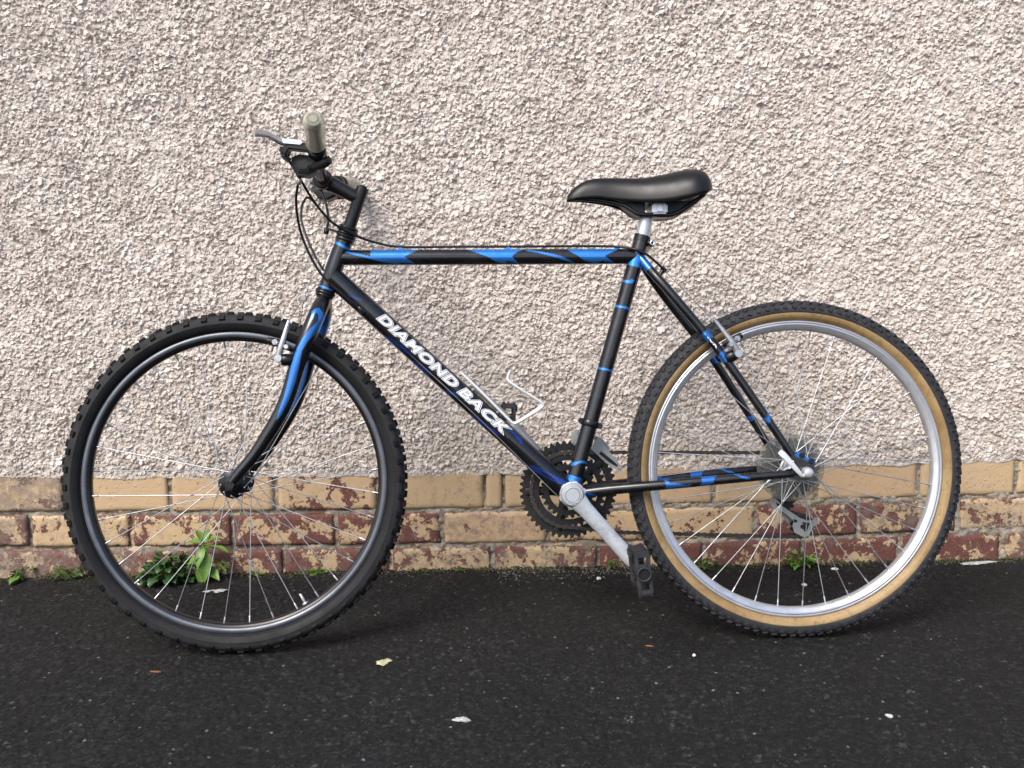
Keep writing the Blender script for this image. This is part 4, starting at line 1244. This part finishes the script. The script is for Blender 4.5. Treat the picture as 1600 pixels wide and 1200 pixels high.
mb = MB(); lathe(mb, [(0.0200, 0.0205), (0.045, 0.0205), (0.064, 0.0235), (0.0665, 0.0240), (0.0665, 0.0254), (0.064, 0.0250), (0.045, 0.0222), (0.0200, 0.0222)], 96)
mb.build('spoke_guard', M['guard'], rw)

def toothed(mb, n, r_root, r_tip, r_in, y0, y1, c=(0, 0), seg_holes=None):
    """flat toothed ring"""
    pts = []
    for q in range(n):
        a = 2 * math.pi * q / n; st = 2 * math.pi / n
        pts += [(a - 0.36 * st, r_root), (a - 0.16 * st, r_tip - 0.0006), (a, r_tip), (a + 0.16 * st, r_tip - 0.0006), (a + 0.36 * st, r_root), (a + 0.5 * st, r_root - 0.0014)]
    m = len(pts)
    outer = np.array([(c[0] + r * math.cos(a), c[1] + r * math.sin(a)) for a, r in pts])
    inner = np.array([(c[0] + r_in * math.cos(a), c[1] + r_in * math.sin(a)) for a, r in pts])
    V = np.vstack([np.insert(outer, 1, y0, 1), np.insert(outer, 1, y1, 1), np.insert(inner, 1, y0, 1), np.insert(inner, 1, y1, 1)])
    F = []
    for i in range(m):
        k_ = (i + 1) % m
        F += [(i, k_, m + k_, m + i), (2 * m + i, 3 * m + i, 3 * m + k_, 2 * m + k_), (i, 2 * m + i, 2 * m + k_, k_), (m + i, m + k_, 3 * m + k_, 3 * m + i)]
    mb.add(V, F, False)

fwl = MB(); cyl(fwl, (0, 0.026, 0), (0, 0.052, 0), 0.020, 36)
freewheel = fwl.build('freewheel', M['ring_steel'], bike)
freewheel.location = (0, 0, RW)
for q, nt_ in enumerate((28, 24, 21, 18, 16, 14)):
    r = nt_ * 0.0127 / (2 * math.pi)
    mb = MB(); toothed(mb, nt_, r - 0.0015, r + 0.0035, 0.019, 0.0275 + q * 0.0052, 0.0295 + q * 0.0052)
    mb.build('sprocket', M['ring_steel'], freewheel)

# quick release
mb = MB(); lathe(mb, [(0.0, -0.0905), (0.0068, -0.0905), (0.0088, -0.0890), (0.0092, -0.0835), (0.0105, -0.0820), (0.0105, -0.0720), (0.0085, -0.0690), (0.0, -0.0690)], 32, (0, 0, RW + 0.0005), closed=False)
qn = mb.build('axle_nut', M['alloy'], bike)
mb = MB(); sweep(mb, spline([P3(-0.004, 0.3195, -0.084), P3(-0.0125, 0.3195, -0.088), P3(-0.0190, 0.3255, -0.091), P3(-0.0330, 0.3410, -0.094), P3(-0.0470, 0.3570, -0.095), P3(-0.0560, 0.3655, -0.094)], 40), [0.0034, 0.0034, 0.0040, 0.0050, 0.0060, 0.0066, 0.0052], 20, flat=0.5)
mb.build('quick_release_lever', M['white_lever'], bike)

# --- cranks, chainrings, pedals
cd = np.array([0.114, 0, -0.1305]); cd /= np.linalg.norm(cd)
def crank(sgn, y0, y1, mat):
    dirv = cd if sgn < 0 else -cd
    hub_ = np.array([BBX - (0.002 if sgn < 0 else 0), sgn * y0, BBZ + 0.0015]); end = hub_ + dirv * 0.173; end[1] = sgn * y1
    mb = MB()
    n = 30
    pts = np.array([hub_ + (end - hub_) * t for t in np.linspace(0, 1.0, n)])
    pts[:, 1] = sgn * (y0 + (y1 - y0) * np.linspace(0, 1, n) ** 1.6)
    wdt = np.interp(np.linspace(0, 1, n), [0, 0.08, 0.2, 0.6, 0.92, 0.97, 1.0], [0.0195, 0.0185, 0.0150, 0.0136, 0.0142, 0.0130, 0.0085])
    sweep(mb, pts, wdt, 32, flat=0.46)
    o = mb.build('crank_arm', mat, bike)
    mb = MB(); cyl(mb, hub_ + np.array([0, sgn * -0.012, 0]), hub_ + np.array([0, sgn * 0.0090, 0]), 0.0215, 40, bev=0.003)
    mb.build('crank_boss', mat, o)
    mb = MB(); cyl(mb, hub_ + np.array([0, sgn * 0.0088, 0]), hub_ + np.array([0, sgn * 0.0112, 0]), 0.0128, 32, bev=0.001)
    lathe(mb, [(0.0138, sgn * 0.0088), (0.0158, sgn * 0.0088), (0.0158, sgn * 0.0102), (0.0138, sgn * 0.0102)], 36, hub_)
    mb.build('dust_cap', M['crank_alloy'], o)
    return end
pe_n = crank(-1, 0.062, 0.074, M['crank_alloy'])
pe_f = crank(1, 0.066, 0.076, M['alloy_dull'])
mb = MB(); lathe(mb, [(0.0195, -0.0365), (0.0238, -0.0365), (0.0243, -0.038), (0.0243, -0.0455), (0.0232, -0.047), (0.0195, -0.047)], 40, (BBX, 0, BBZ))
for q in range(6):
    a = q * math.pi / 3 + 0.3
    box(mb, (BBX + 0.0238 * math.cos(a), -0.0435, BBZ + 0.0238 * math.sin(a)), (0.004, 0.006, 0.009), RY(-a), 0.0008)
mb.build('lock_ring', M['alloy'], bike)
cr_y = (0.0525, 0.0450, 0.0375)
for (n, r, rin, y) in ((46, 0.0930, 0.0765, cr_y[0]), (36, 0.0722, 0.0580, cr_y[1]), (26, 0.0520, 0.0390, cr_y[2])):
    mb = MB(); toothed(mb, n, r - 0.002, r + 0.0035, rin, y - 0.0014, y + 0.0014, (BBX, BBZ))
    ring = mb.build('chainring', M['ring_steel'], bike)
mb = MB()
for q in range(5):
    a = math.radians(90 + 72 * q + 20)
    u = np.array([math.cos(a), 0, math.sin(a)])
    sweep(mb, np.array([P3(BBX, BBZ, 0.052) + u * r_ for r_ in (0.012, 0.030, 0.050, 0.068, 0.084)]), [0.0150, 0.0105, 0.0090, 0.0095, 0.0085], 16, flat=0.42)
    cyl(mb, P3(BBX, BBZ, 0.038) + u * 0.0465, P3(BBX, BBZ, 0.050) + u * 0.0465, 0.0042, 12)
cyl(mb, P3(BBX, BBZ, 0.036), P3(BBX, BBZ, 0.064), 0.0185, 32)
mb.build('chainring_spider', M['ring_steel'], bike)

def pedal(c, sgn, tilt):
    """plastic cage pedal: c = crank end, tilt of its long side"""
    rot = RY(tilt)
    W = lambda x, y, z: np.array(c) + np.array((rot @ Vector((x, 0, z)))[:]) + np.array([0, sgn * y, 0])
    mb = MB()
    cyl(mb, W(0, 0.004, 0), W(0, 0.098, 0), 0.0105, 24, bev=0.002)
    o = mb.build('pedal', M['pedal_plastic'], bike)
    mb = MB(); cyl(mb, W(0, -0.006, 0), W(0, 0.010, 0), 0.0068, 18); mb.build('pedal_axle', M['alloy_dull'], o)
    for e in (-1, 1):
        mb = MB()
        box(mb, W(0, 0.055, e * 0.0365), (0.026, 0.082, 0.0045), rot, 0.0012)
        for q in range(9):
            for f_ in (-1, 1):
                box(mb, W(f_ * 0.0105, 0.018 + q * 0.0092, e * 0.0385), (0.0042, 0.0046, 0.006), rot, 0.0006)
        mb.build('cage_plate', M['pedal_plastic'], o)
    # end plates: outer with a slot each side of the axle cap
    for yy, th in ((0.016, 0.006), (0.094, 0.007)):
        mb = MB()
        for e in (-1, 1):
            box(mb, W(e * 0.0105, yy, 0), (0.0065, th, 0.072), rot, 0.0012)
            box(mb, W(0, yy, e * 0.0325), (0.018, th, 0.0075), rot, 0.0012)
            box(mb, W(0, yy, e * 0.0135), (0.018, th, 0.006), rot, 0.0012)
        mb.build('end_plate', M['pedal_plastic'], o)
    mb = MB(); prof_ = [(0.0098, 0.0), (0.0128, 0.0), (0.0134, 0.0012), (0.0134, 0.008), (0.0098, 0.008)]
    lathe(mb, [(r, sgn * (0.1035 - y)) for r, y in prof_], 32, c)
    mb.build('axle_cap_rim', M['pedal_plastic'], o)
    mb = MB(); cyl(mb, W(0, 0.094, 0), W(0, 0.0995, 0), 0.0099, 28); mb.build('axle_cap', M['black_plastic'], o)
    for e in (-1, 1):
        mb = MB(); box(mb, W(0.0148, 0.055, e * 0.030), (0.004, 0.058, 0.012), rot, 0.001); box(mb, W(-0.0148, 0.055, e * 0.030), (0.004, 0.058, 0.012), rot, 0.001)
        mb.build('side_reflector', M['black_plastic'], o)
pedal(pe_n, -1, math.radians(-5))
pedal(pe_f, 1, math.radians(4))

# --- chain: links along a loop round ring, sprocket and jockey wheels
RD = np.array([0.0278, 0.2055]); UP = np.array([-0.006, 0.2560])
loop = []
for a in np.linspace(math.radians(272), math.radians(88), 40): loop.append((BBX + 0.0735 * math.cos(a), BBZ + 0.0735 * math.sin(a), 0.045))
for a in np.linspace(math.radians(90), math.radians(-45), 16): loop.append((0.0285 * math.cos(a), RW + 0.0285 * math.sin(a), 0.0533))
for a in np.linspace(math.radians(150), math.radians(215), 6): loop.append((UP[0] + 0.022 * math.cos(a), UP[1] + 0.022 * math.sin(a), 0.0533))
for a in np.linspace(math.radians(55), math.radians(-95), 14): loop.append((RD[0] + 0.022 * math.cos(a), RD[1] + 0.022 * math.sin(a), 0.0533))
loop.append((-0.067, 0.1885, 0.051)); loop.append((-0.346, 0.2035, 0.046)); loop.append((BBX + 0.004, BBZ - 0.0737, 0.045)); loop.append(loop[0])
L = np.array([(x, y, z) for x, z, y in loop])
s = np.concatenate([[0], np.cumsum(np.linalg.norm(np.diff(L, axis=0), axis=1))])
nl = int(round(s[-1] / 0.0127 / 2) * 2)
ts = np.linspace(0, s[-1], nl + 1)[:-1]
J = np.stack([np.interp(ts, s, L[:, i]) for i in range(3)], 1)
mb = MB()
for j in J: cyl(mb, j + np.array([0, -0.0034, 0]), j + np.array([0, 0.0034, 0]), 0.0038, 10, bev=0.0003)
chain = mb.build('chain', M['chain_steel'], bike)
def link_mesh(hw):
    mb = MB()
    p = 0.0127
    pl = [(-p / 2 + 0.0042 * math.cos(a), 0.0042 * math.sin(a)) for a in np.linspace(math.radians(50), math.radians(310), 8)]
    pl += [(0, -0.0026)] + [(p / 2 + 0.0042 * math.cos(a), 0.0042 * math.sin(a)) for a in np.linspace(math.radians(-130), math.radians(130), 8)] + [(0, 0.0026)]
    for s_ in (-1, 1):
        prism(mb, pl, s_ * hw - 0.0005, s_ * hw + 0.0005, 0)
    me = mb.mesh('link'); me.materials.append(M['chain_steel']); return me
lm = (link_mesh(0.0024), link_mesh(0.0034))
for i in range(nl):
    a, b = J[i], J[(i + 1) % nl]
    o = link('link', lm[i % 2], chain)
    d = b - a
    o.location = (a + b) / 2
    o.rotation_euler = (0, -math.atan2(d[2], d[0]), 0)

# rear derailleur
mb = MB()
prism(mb, [(-0.0359, 0.2622), (-0.0294, 0.2672), (-0.0207, 0.2593), (-0.0119, 0.2477), (0.0057, 0.2346), (0.0234, 0.2228), (0.0386, 0.2173), (0.0592, 0.2181), (0.0603, 0.2105), (0.0486, 0.2044), (0.0406, 0.1868), (0.0316, 0.1833), (0.0214, 0.1886), (0.0113, 0.1939), (0.0077, 0.2067), (0.0105, 0.2168), (-0.0021, 0.2285), (-0.0159, 0.2389), (-0.0236, 0.2379), (-0.0337, 0.2470)], 0.0440, 0.0460, 0.0006)
rd = mb.build('rear_derailleur', M['alloy_dull'], bike)
for pc, nn in ((RD, 'pulley'), (UP, 'pulley')):
    mb = MB(); toothed(mb, 11, 0.0195, 0.0232, 0.006, 0.0515, 0.0545, tuple(pc)); cyl(mb, P3(pc[0], pc[1], 0.0428), P3(pc[0], pc[1], 0.064), 0.0046, 16)
    mb.build(nn, M['black_plastic'], rd)
mb = MB(); prism(mb, [(-0.028, 0.260), (-0.016, 0.258), (0.006, 0.234), (0.034, 0.217), (0.040, 0.200), (0.030, 0.188), (0.014, 0.197), (-0.020, 0.242)], 0.0600, 0.0615, 0.0004)
mb.build('outer_cage', M['alloy_dull'], rd)
mb = MB(); sweep(mb, spline([P3(0.004, 0.302, 0.072), P3(0.010, 0.282, 0.075), P3(-0.004, 0.262, 0.074)], 14), [0.012, 0.014, 0.011], 18); cyl(mb, P3(0.004, 0.300, 0.062), P3(0.004, 0.300, 0.080), 0.010, 20)
mb.build('derailleur_body', M['alloy_dull'], rd)
mb = MB(); prism(mb, [(0.0258, 0.2151), (0.0424, 0.2122), (0.0345, 0.1940), (0.0293, 0.1985), (0.0325, 0.2073)], 0.0430, 0.04395, 0.0002)
mb.build('cage_recess', M['black_plastic'], rd)
mb = MB(); prism(mb, [(0.0106, 0.2218), (0.0182, 0.2178), (0.0155, 0.2141), (0.0104, 0.2142)], 0.0430, 0.04395, 0.0002)
mb.build('cage_recess', M['black_plastic'], rd)
mb = MB(); prism(mb, [(-0.0246, 0.2544), (-0.0170, 0.2516), (-0.0184, 0.2453), (-0.0222, 0.2480)], 0.0430, 0.04395, 0.0002)
mb.build('cage_recess', M['black_plastic'], rd)

# front derailleur
mb = MB(); cyl(mb, P3(-0.3930, 0.4270), P3(-0.3965, 0.4150), 0.0182, 32, bev=0.001)
for s_ in (-1, 1): box(mb, (-0.3950 + s_ * 0.0185, -0.006, 0.4210 - s_ * 0.006), (0.009, 0.012, 0.010), RY(0.3), 0.002)
fd = mb.build('front_derailleur', M['black_metal'], bike)
mb = MB()
prism(mb, [(-0.3834, 0.3842), (-0.3745, 0.3916), (-0.3561, 0.3660), (-0.3474, 0.3558), (-0.3278, 0.3302), (-0.3316, 0.3265), (-0.3504, 0.3319), (-0.3690, 0.3487), (-0.3876, 0.3667)], 0.0385, 0.0405, 0.0007)
mb.build('cage_plate', M['alloy_dull'], fd)
mb = MB(); prism(mb, [(-0.3830, 0.3962), (-0.3654, 0.3881), (-0.3500, 0.3680), (-0.3560, 0.3613), (-0.3800, 0.3705)], 0.0500, 0.0525, 0.0007)
mb.build('cage_plate', M['alloy_dull'], fd)
mb = MB(); prism(mb, [(-0.428, 0.4033), (-0.4142, 0.4080), (-0.4121, 0.3854), (-0.4223, 0.3769), (-0.4297, 0.3833)], 0.026, 0.036, 0.002)
sweep(mb, spline([P3(-0.410, 0.418, 0.014), P3(-0.400, 0.412, 0.028), P3(-0.390, 0.400, 0.040)], 12), 0.008, 14)
mb.build('link_arm', M['alloy_dull'], fd)
mb = MB(); sweep(mb, spline([P3(-0.372, 0.362, 0.0372), P3(-0.352, 0.345, 0.0372), P3(-0.339, 0.335, 0.0372)], 10), [0.003, 0.0034, 0.002], 10, flat=0.3)
mb.build('cage_slot', M['black_plastic'], fd)
cable('derailleur_wire', [(-0.352, 0.046, 0.440), (-0.362, 0.042, 0.428), (-0.376, 0.038, 0.412)], 0.0008, 'cable', 10, fd)

# bottle cage
def cage_pt(x, z, y): return (x, y, z)
mb = MB()
near = [cage_pt(-0.642, 0.525, -0.010), cage_pt(-0.600, 0.4835, -0.013), cage_pt(-0.552, 0.4335, -0.014), cage_pt(-0.5425, 0.4250, -0.014), cage_pt(-0.533, 0.4270, -0.016), cage_pt(-0.508, 0.4415, -0.024), cage_pt(-0.490, 0.4530, -0.028), cage_pt(-0.4865, 0.4600, -0.029), cage_pt(-0.497, 0.4690, -0.030), cage_pt(-0.530, 0.4905, -0.032), cage_pt(-0.5495, 0.5050, -0.030), cage_pt(-0.5520, 0.5120, -0.024), cage_pt(-0.5470, 0.5235, -0.006)]
far = [(x, -y, z) for x, y, z in near]
sweep(mb, spline(near + far[::-1], 220), 0.0026, 12)
bc = mb.build('bottle_cage', M['cage_wire'], bike)
mb = MB()
u_ = (dt_b - dt_a) / DTL
nrm = np.array([-u_[2], 0, u_[0]])
for q in (0.56, 0.665):
    c = dt_a + u_ * DTL * q
    cyl(mb, c + nrm * 0.018, c + nrm * 0.0285, 0.0048, 14)
sweep(mb, np.array([dt_a + u_ * DTL * q + nrm * 0.0262 for q in (0.545, 0.62, 0.70)]), 0.006, 12, flat=0.9)
mb.build('mounting_strip', M['alloy_dull'], bc)

# ------------------------------------------------------------------ weeds at the wall foot
def leaf_mesh(name, L, W, mat, shape='lance', curl=0.35, fold=0.25, wav=0.0):
    n = 9
    t = np.linspace(0, 1, n)
    if shape == 'lance': w = np.sin(np.pi * t ** 0.75) ** 0.9
    elif shape == 'spoon': w = np.sin(np.pi * np.clip(t, 0, 1) ** 1.7) ** 0.7
    else: w = np.sqrt(np.clip(1 - (2 * t - 1) ** 2, 0, 1))
    w[0] = max(w[0], 0.12); w[-1] = 0.02
    rows = []
    for i in range(n):
        for c in (-1, -0.5, 0, 0.5, 1):
            x = t[i] * L * (1 - 0.15 * curl * t[i])
            y = c * w[i] * W / 2
            z = -curl * L * t[i] ** 2 * 0.6 + fold * abs(y) + wav * W * math.sin(7 * t[i] + c * 2.1) * abs(c) * 0.25
            rows.append((x, y, z))
    mb = MB()
    mb.add(rows, [(i * 5 + j, (i + 1) * 5 + j, (i + 1) * 5 + j + 1, i * 5 + j + 1) for i in range(n - 1) for j in range(4)])
    me = mb.mesh(name)
    me.materials.append(mat)
    return me

def place_leaf(parent, me, base, yaw, pitch, roll=0.0, scale=1.0):
    o = link('leaf', me, parent)
    o.location = base
    o.rotation_euler = Matrix.Rotation(yaw, 3, 'Z').to_4x4().to_3x3().__matmul__(Matrix.Rotation(-pitch, 3, 'Y')).__matmul__(Matrix.Rotation(roll, 3, 'X')).to_euler()
    o.scale = (scale, scale, scale)
    return o
R_ = math.radians

# tall weed with lance-shaped leaves
w1 = empty('weed', 'tall bright green weed with long pointed leaves behind the front wheel', 'weed', None, (-0.690, -0.030, 0.0))
mb = MB(); sweep(mb, spline([(0.0, 0.0, -0.004), (0.004, -0.004, 0.03), (0.001, -0.012, 0.065), (0.003, -0.016, 0.094)], 24), [0.0026, 0.0022, 0.0016], 8, ref=(1, 0, 0))
mb.build('stem', M['stem'], w1)
la = leaf_mesh('leaf', 0.062, 0.0245, M['leaf_light'], 'lance', 0.5, 0.22, 0.3)
lb = leaf_mesh('leaf', 0.044, 0.0215, M['leaf_light'], 'lance', 0.25, 0.3, 0.2)
top = (0.003, -0.016, 0.092)
for yaw, pit, me, b, sc in ((180, 8, lb, top, 0.85), (150, 55, lb, top, 0.80), (15, 22, lb, top, 0.75), (70, 50, lb, top, 0.7), (-20, 14, la, (0.002, -0.014, 0.080), 0.95),
                            (255, -40, la, (0.001, -0.014, 0.080), 0.75), (225, -12, la, (0.001, -0.012, 0.066), 0.72), (-75, -52, la, (0.002, -0.014, 0.070), 1.02), (-110, -58, la, (0.001, -0.012, 0.052), 0.95),
                            (-15, -5, la, (0.003, -0.008, 0.045), 0.85), (10, 12, la, (0.003, -0.006, 0.036), 0.8), (-40, -20, lb, (0.003, -0.006, 0.030), 1.0), (200, 10, lb, (0.002, -0.006, 0.040), 0.9), (110, 30, lb, (0.002, -0.010, 0.060), 0.8)):
    place_leaf(w1, me, b, R_(yaw), R_(pit), random.uniform(-0.4, 0.4), sc * 1.16)

def rosette(name, label, loc, n, size, mat, h, shape='spoon', spread=1.0, pit=(5, 60), group=None, wide=0.5):
    e = empty(name, label, 'weed', group, loc)
    me1 = leaf_mesh('leaf', size, size * wide, mat, shape, 0.35, 0.25, 0.5)
    mb = MB()
    tips = []
    for q in range(n):
        a = random.uniform(R_(150), R_(390)) if random.random() < 0.85 else random.uniform(0, 2 * math.pi)
        rr = spread * random.uniform(0.1, 1.0)
        tip = (rr * math.cos(a), min(rr * math.sin(a) * 0.55, 0.012), random.uniform(0.15, 1.0) * h * (1 - 0.5 * rr / max(spread, 1e-3)))
        tips.append((tip, a))
        sweep(mb, spline([(0, 0, -0.002), (tip[0] * 0.5, tip[1] * 0.5, tip[2] * 0.7), tip], 6), 0.0007, 5, ref=(1, 0, 0))
    mb.build('stem', M['stem'], e)
    for tip, a in tips:
        place_leaf(e, me1, tip, a + random.uniform(-0.5, 0.5), R_(random.uniform(*pit)), random.uniform(-0.5, 0.5), random.uniform(0.65, 1.15))
    return e
rosette('weed', 'dark green bushy weed beside the tall pointed-leaf weed', (-0.770, -0.042, 0), 95, 0.031, M['leaf_dark'], 0.070, 'round', 0.058, (-25, 50), wide=0.66)
rosette('weed', 'two-tone creeping weed with one broad leaf at the far end of the plinth', (-1.118, -0.014, 0.0), 16, 0.015, M['leaf_mid'], 0.040, 'round', 0.020, (-10, 50), wide=0.85)
w = [o for o in COL.objects if o.get('label', '').startswith('two-tone')][0]
place_leaf(w, leaf_mesh('leaf', 0.034, 0.024, M['leaf_light'], 'lance', 0.2, 0.2, 0.3), (-0.004, -0.012, 0.014), R_(-110), R_(-15), 0.2, 1.0)
rosette('weed', 'low olive green weed tuft between front tyre and wall', (-1.012, -0.014, 0), 30, 0.022, M['leaf_mid'], 0.034, 'lance', 0.034, (-5, 60), wide=0.42)
rosette('weed', 'small green seedling below the front hub at the wall foot', (-0.585, -0.012, 0), 12, 0.010, M['leaf_light'], 0.014, 'round', 0.014, (0, 50), wide=0.8)
rosette('weed', 'mossy green seedling clump inside the front wheel by the tyre', (-0.440, -0.012, 0), 18, 0.010, M['leaf_light'], 0.014, 'round', 0.018, (0, 50), wide=0.8)
rosette('weed', 'tiny moss tuft at the wall foot below the down tube', (-0.104, -0.010, 0), 20, 0.007, M['leaf_mid'], 0.010, 'round', 0.016, (0, 60), wide=0.7)
rosette('weed', 'small seedling at the wall foot left of the pedal', (0.252, -0.012, 0), 14, 0.011, M['leaf_mid'], 0.022, 'round', 0.014, (0, 60), wide=0.7)
rosette('weed', 'sparse weed with reddish stem behind the front of the rear wheel', (0.455, -0.020, 0), 18, 0.018, M['leaf_mid'], 0.030, 'round', 0.032, (-10, 50), wide=0.6)
rosette('weed', 'compact bright green weed below the rear derailleur', (0.682, -0.018, 0), 34, 0.024, M['leaf_light'], 0.032, 'lance', 0.030, (-10, 55), wide=0.5)
mb = MB()
for q in range(16):
    x = random.uniform(-0.12, 0.02); 
    sweep(mb, spline([(x, 0.006, -0.001), (x + random.uniform(-.012, .012), 0.0, random.uniform(.006, .022)), (x + random.uniform(-.025, .025), -0.006, random.uniform(.002, .036))], 8), 0.0004, 5, ref=(1, 0, 0))
o = mb.build('dry_rootlets', M['straw']); o.location = (0.665, -0.010, 0)
tag(o, 'wisps of dry straw-coloured roots beside the compact bright green weed', 'roots', kind='stuff')

# ------------------------------------------------------------------ loose bits on the asphalt
def lump(name, loc, sx_, sy_, sz_, mat, label, cat, seed, group=None, flat=False):
    r = random.Random(seed)
    bm = bmesh.new()
    bmesh.ops.create_icosphere(bm, subdivisions=3, radius=1.0)
    ph_ = [r.uniform(0, 6.28) for _ in range(6)]
    for v in bm.verts:
        a = math.atan2(v.co.y, v.co.x)
        k_ = 1 + 0.22 * math.sin(2 * a + ph_[0]) + 0.16 * math.sin(3 * a + ph_[1]) + (0.16 * math.sin(7 * a + ph_[2]) + 0.10 * math.sin(11 * a + ph_[4]) if flat else 0) + 0.08 * math.sin(5 * v.co.z + ph_[3])
        v.co = Vector((v.co.x * sx_ * k_, v.co.y * sy_ * k_, v.co.z * sz_ * (1 + (0.5 * math.sin(9 * v.co.x + ph_[5]) * math.cos(8 * v.co.y) if flat else 0.1 * math.sin(4 * v.co.x + ph_[5])))))
    mb = MB(); bm_add(mb, bm, True)
    o = mb.build(name, mat)
    o.location = (loc[0], loc[1], sz_ * 0.45)
    o.rotation_euler = (0, 0, r.uniform(0, 3.1) if not flat else r.uniform(-.2, .2))
    return tag(o, label, cat, group)
lump('lime_splat', (-0.645, -0.115), 0.020, 0.011, 0.0022, M['lime'], 'crusty pale grey splat on asphalt below the tall weed', 'splat', 1, flat=True)
lump('paint_flake', (-0.229, -0.505), 0.013, 0.012, 0.002, M['cream_flake'], 'yellowish flake on open asphalt right of the front tyre', 'flake', 2, flat=True)
lump('paint_flake', (-0.076, -0.732), 0.012, 0.009, 0.002, M['lime'], 'white bluish flake alone on the open asphalt', 'flake', 3, flat=True)
lump('lime_splat', (1.098, -0.024), 0.036, 0.009, 0.003, M['lime'], 'long white lime crust at the wall foot beyond the rear tyre', 'splat', 4, flat=True)
lump('pebble', (0.756, -0.047), 0.0085, 0.005, 0.0035, M['pale_stone'], 'oblong white chip beside the compact bright green weed', 'pebble', 5)
lump('pebble', (0.657, -0.147), 0.0050, 0.0048, 0.004, M['pale_stone'], 'round cream pebble seen between the rear spokes', 'pebble', 6)
lump('pebble', (-0.835, -0.072), 0.0055, 0.005, 0.0055, M['pale_stone'], 'white pebble at the edge of the dark bushy weed', 'pebble', 7)
lump('pebble', (-1.135, -0.006), 0.005, 0.0045, 0.005, M['rust_leaf'], 'brownish pebble against the far end of the plinth', 'pebble', 8)
lump('pebble', (0.618, -0.750), 0.0060, 0.0050, 0.003, M['lime'], 'flat grey pebble alone in front of the rear wheel', 'pebble', 9)
lump('pebble', (0.347, -0.502), 0.0042, 0.0032, 0.003, M['pale_stone'], 'tiny white chip on asphalt in front of the pedal', 'pebble', 10)
lump('pebble', (0.209, -0.082), 0.0045, 0.0042, 0.004, M['pale_stone'], 'white chip on asphalt near the wall below the chainrings', 'pebble', 11)
lump('leaf_scrap', (0.271, -0.455), 0.007, 0.0022, 0.0014, M['rust_leaf'], 'slim orange leaf scrap on asphalt below the pedal', 'leaf', 12, flat=True)
lump('leaf_scrap', (-0.641, -0.527), 0.009, 0.004, 0.0012, M['rust_leaf'], 'orange brown leaf scrap in front of the front tyre', 'leaf', 13, flat=True)
mb = MB()
rg = random.Random(5)
bmq = bmesh.new(); bmesh.ops.create_icosphere(bmq, subdivisions=1, radius=1.0)
ico_v = np.array([v.co[:] for v in bmq.verts]); bmq.verts.index_update(); ico_f = [tuple(v.index for v in f.verts) for f in bmq.faces]; bmq.free()
for q in range(900):
    if q < 420: x = rg.uniform(-0.02, 0.30); y = -abs(rg.gauss(0.0, 0.040)) - 0.002
    else: x = rg.uniform(-1.5, 1.5); y = -abs(rg.gauss(0.0, 0.022)) - 0.002
    r = rg.uniform(0.0007, 0.0019) * (1.6 if rg.random() < 0.08 else 1)
    V = ico_v * np.array([r * rg.uniform(.8, 1.5), r * rg.uniform(.8, 1.3), r * rg.uniform(.6, 1)]) * (1 + 0.2 * np.sin(ico_v * rg.uniform(2, 5)))
    mb.add(V + np.array([x, y, r * 0.4]), ico_f, False)
tag(mb.build('loose_grit', M['grit']), 'pale loose grit scattered along the foot of the wall', 'grit', kind='stuff')

# moss and soil gathered in the angle between wall and pavement
M['moss'] = leaf_material('moss', (0.022, 0.034, 0.008), (0.07, 0.085, 0.02), 0.5)
M['soil'] = simple('soil_crumbs', (0.028, 0.022, 0.016), 0.95, var=0.5, bmp=0.4, scale=200)
for name_, mt_, count, hh, lab in (('moss', M['moss'], 1500, 0.0022, 'dark green moss cushions in the angle of wall and pavement'), ('soil_crumbs', M['soil'], 1300, 0.0018, 'brown soil crumbs gathered along the wall foot')):
    mb = MB()
    cl = [rg.uniform(-1.45, 1.45) for _ in range(46)]
    for q in range(count):
        x = rg.gauss(rg.choice(cl), 0.022) if rg.random() < 0.8 else rg.uniform(-1.5, 1.5)
        y = 0.001 - abs(rg.gauss(0, 0.010 if name_ == 'moss' else 0.018))
        r = rg.uniform(0.0010, hh * 1.3)
        V = ico_v * np.array([r * rg.uniform(.8, 1.6), r * rg.uniform(.8, 1.4), r * rg.uniform(.7, 1.2)])
        mb.add(V + np.array([x, y, r * 0.35 + max(0, 0.004 + y) * (0.8 if name_ == 'moss' else 0.3)]), ico_f, True)
    tag(mb.build(name_, mt_), lab, name_.split('_')[0], kind='stuff')
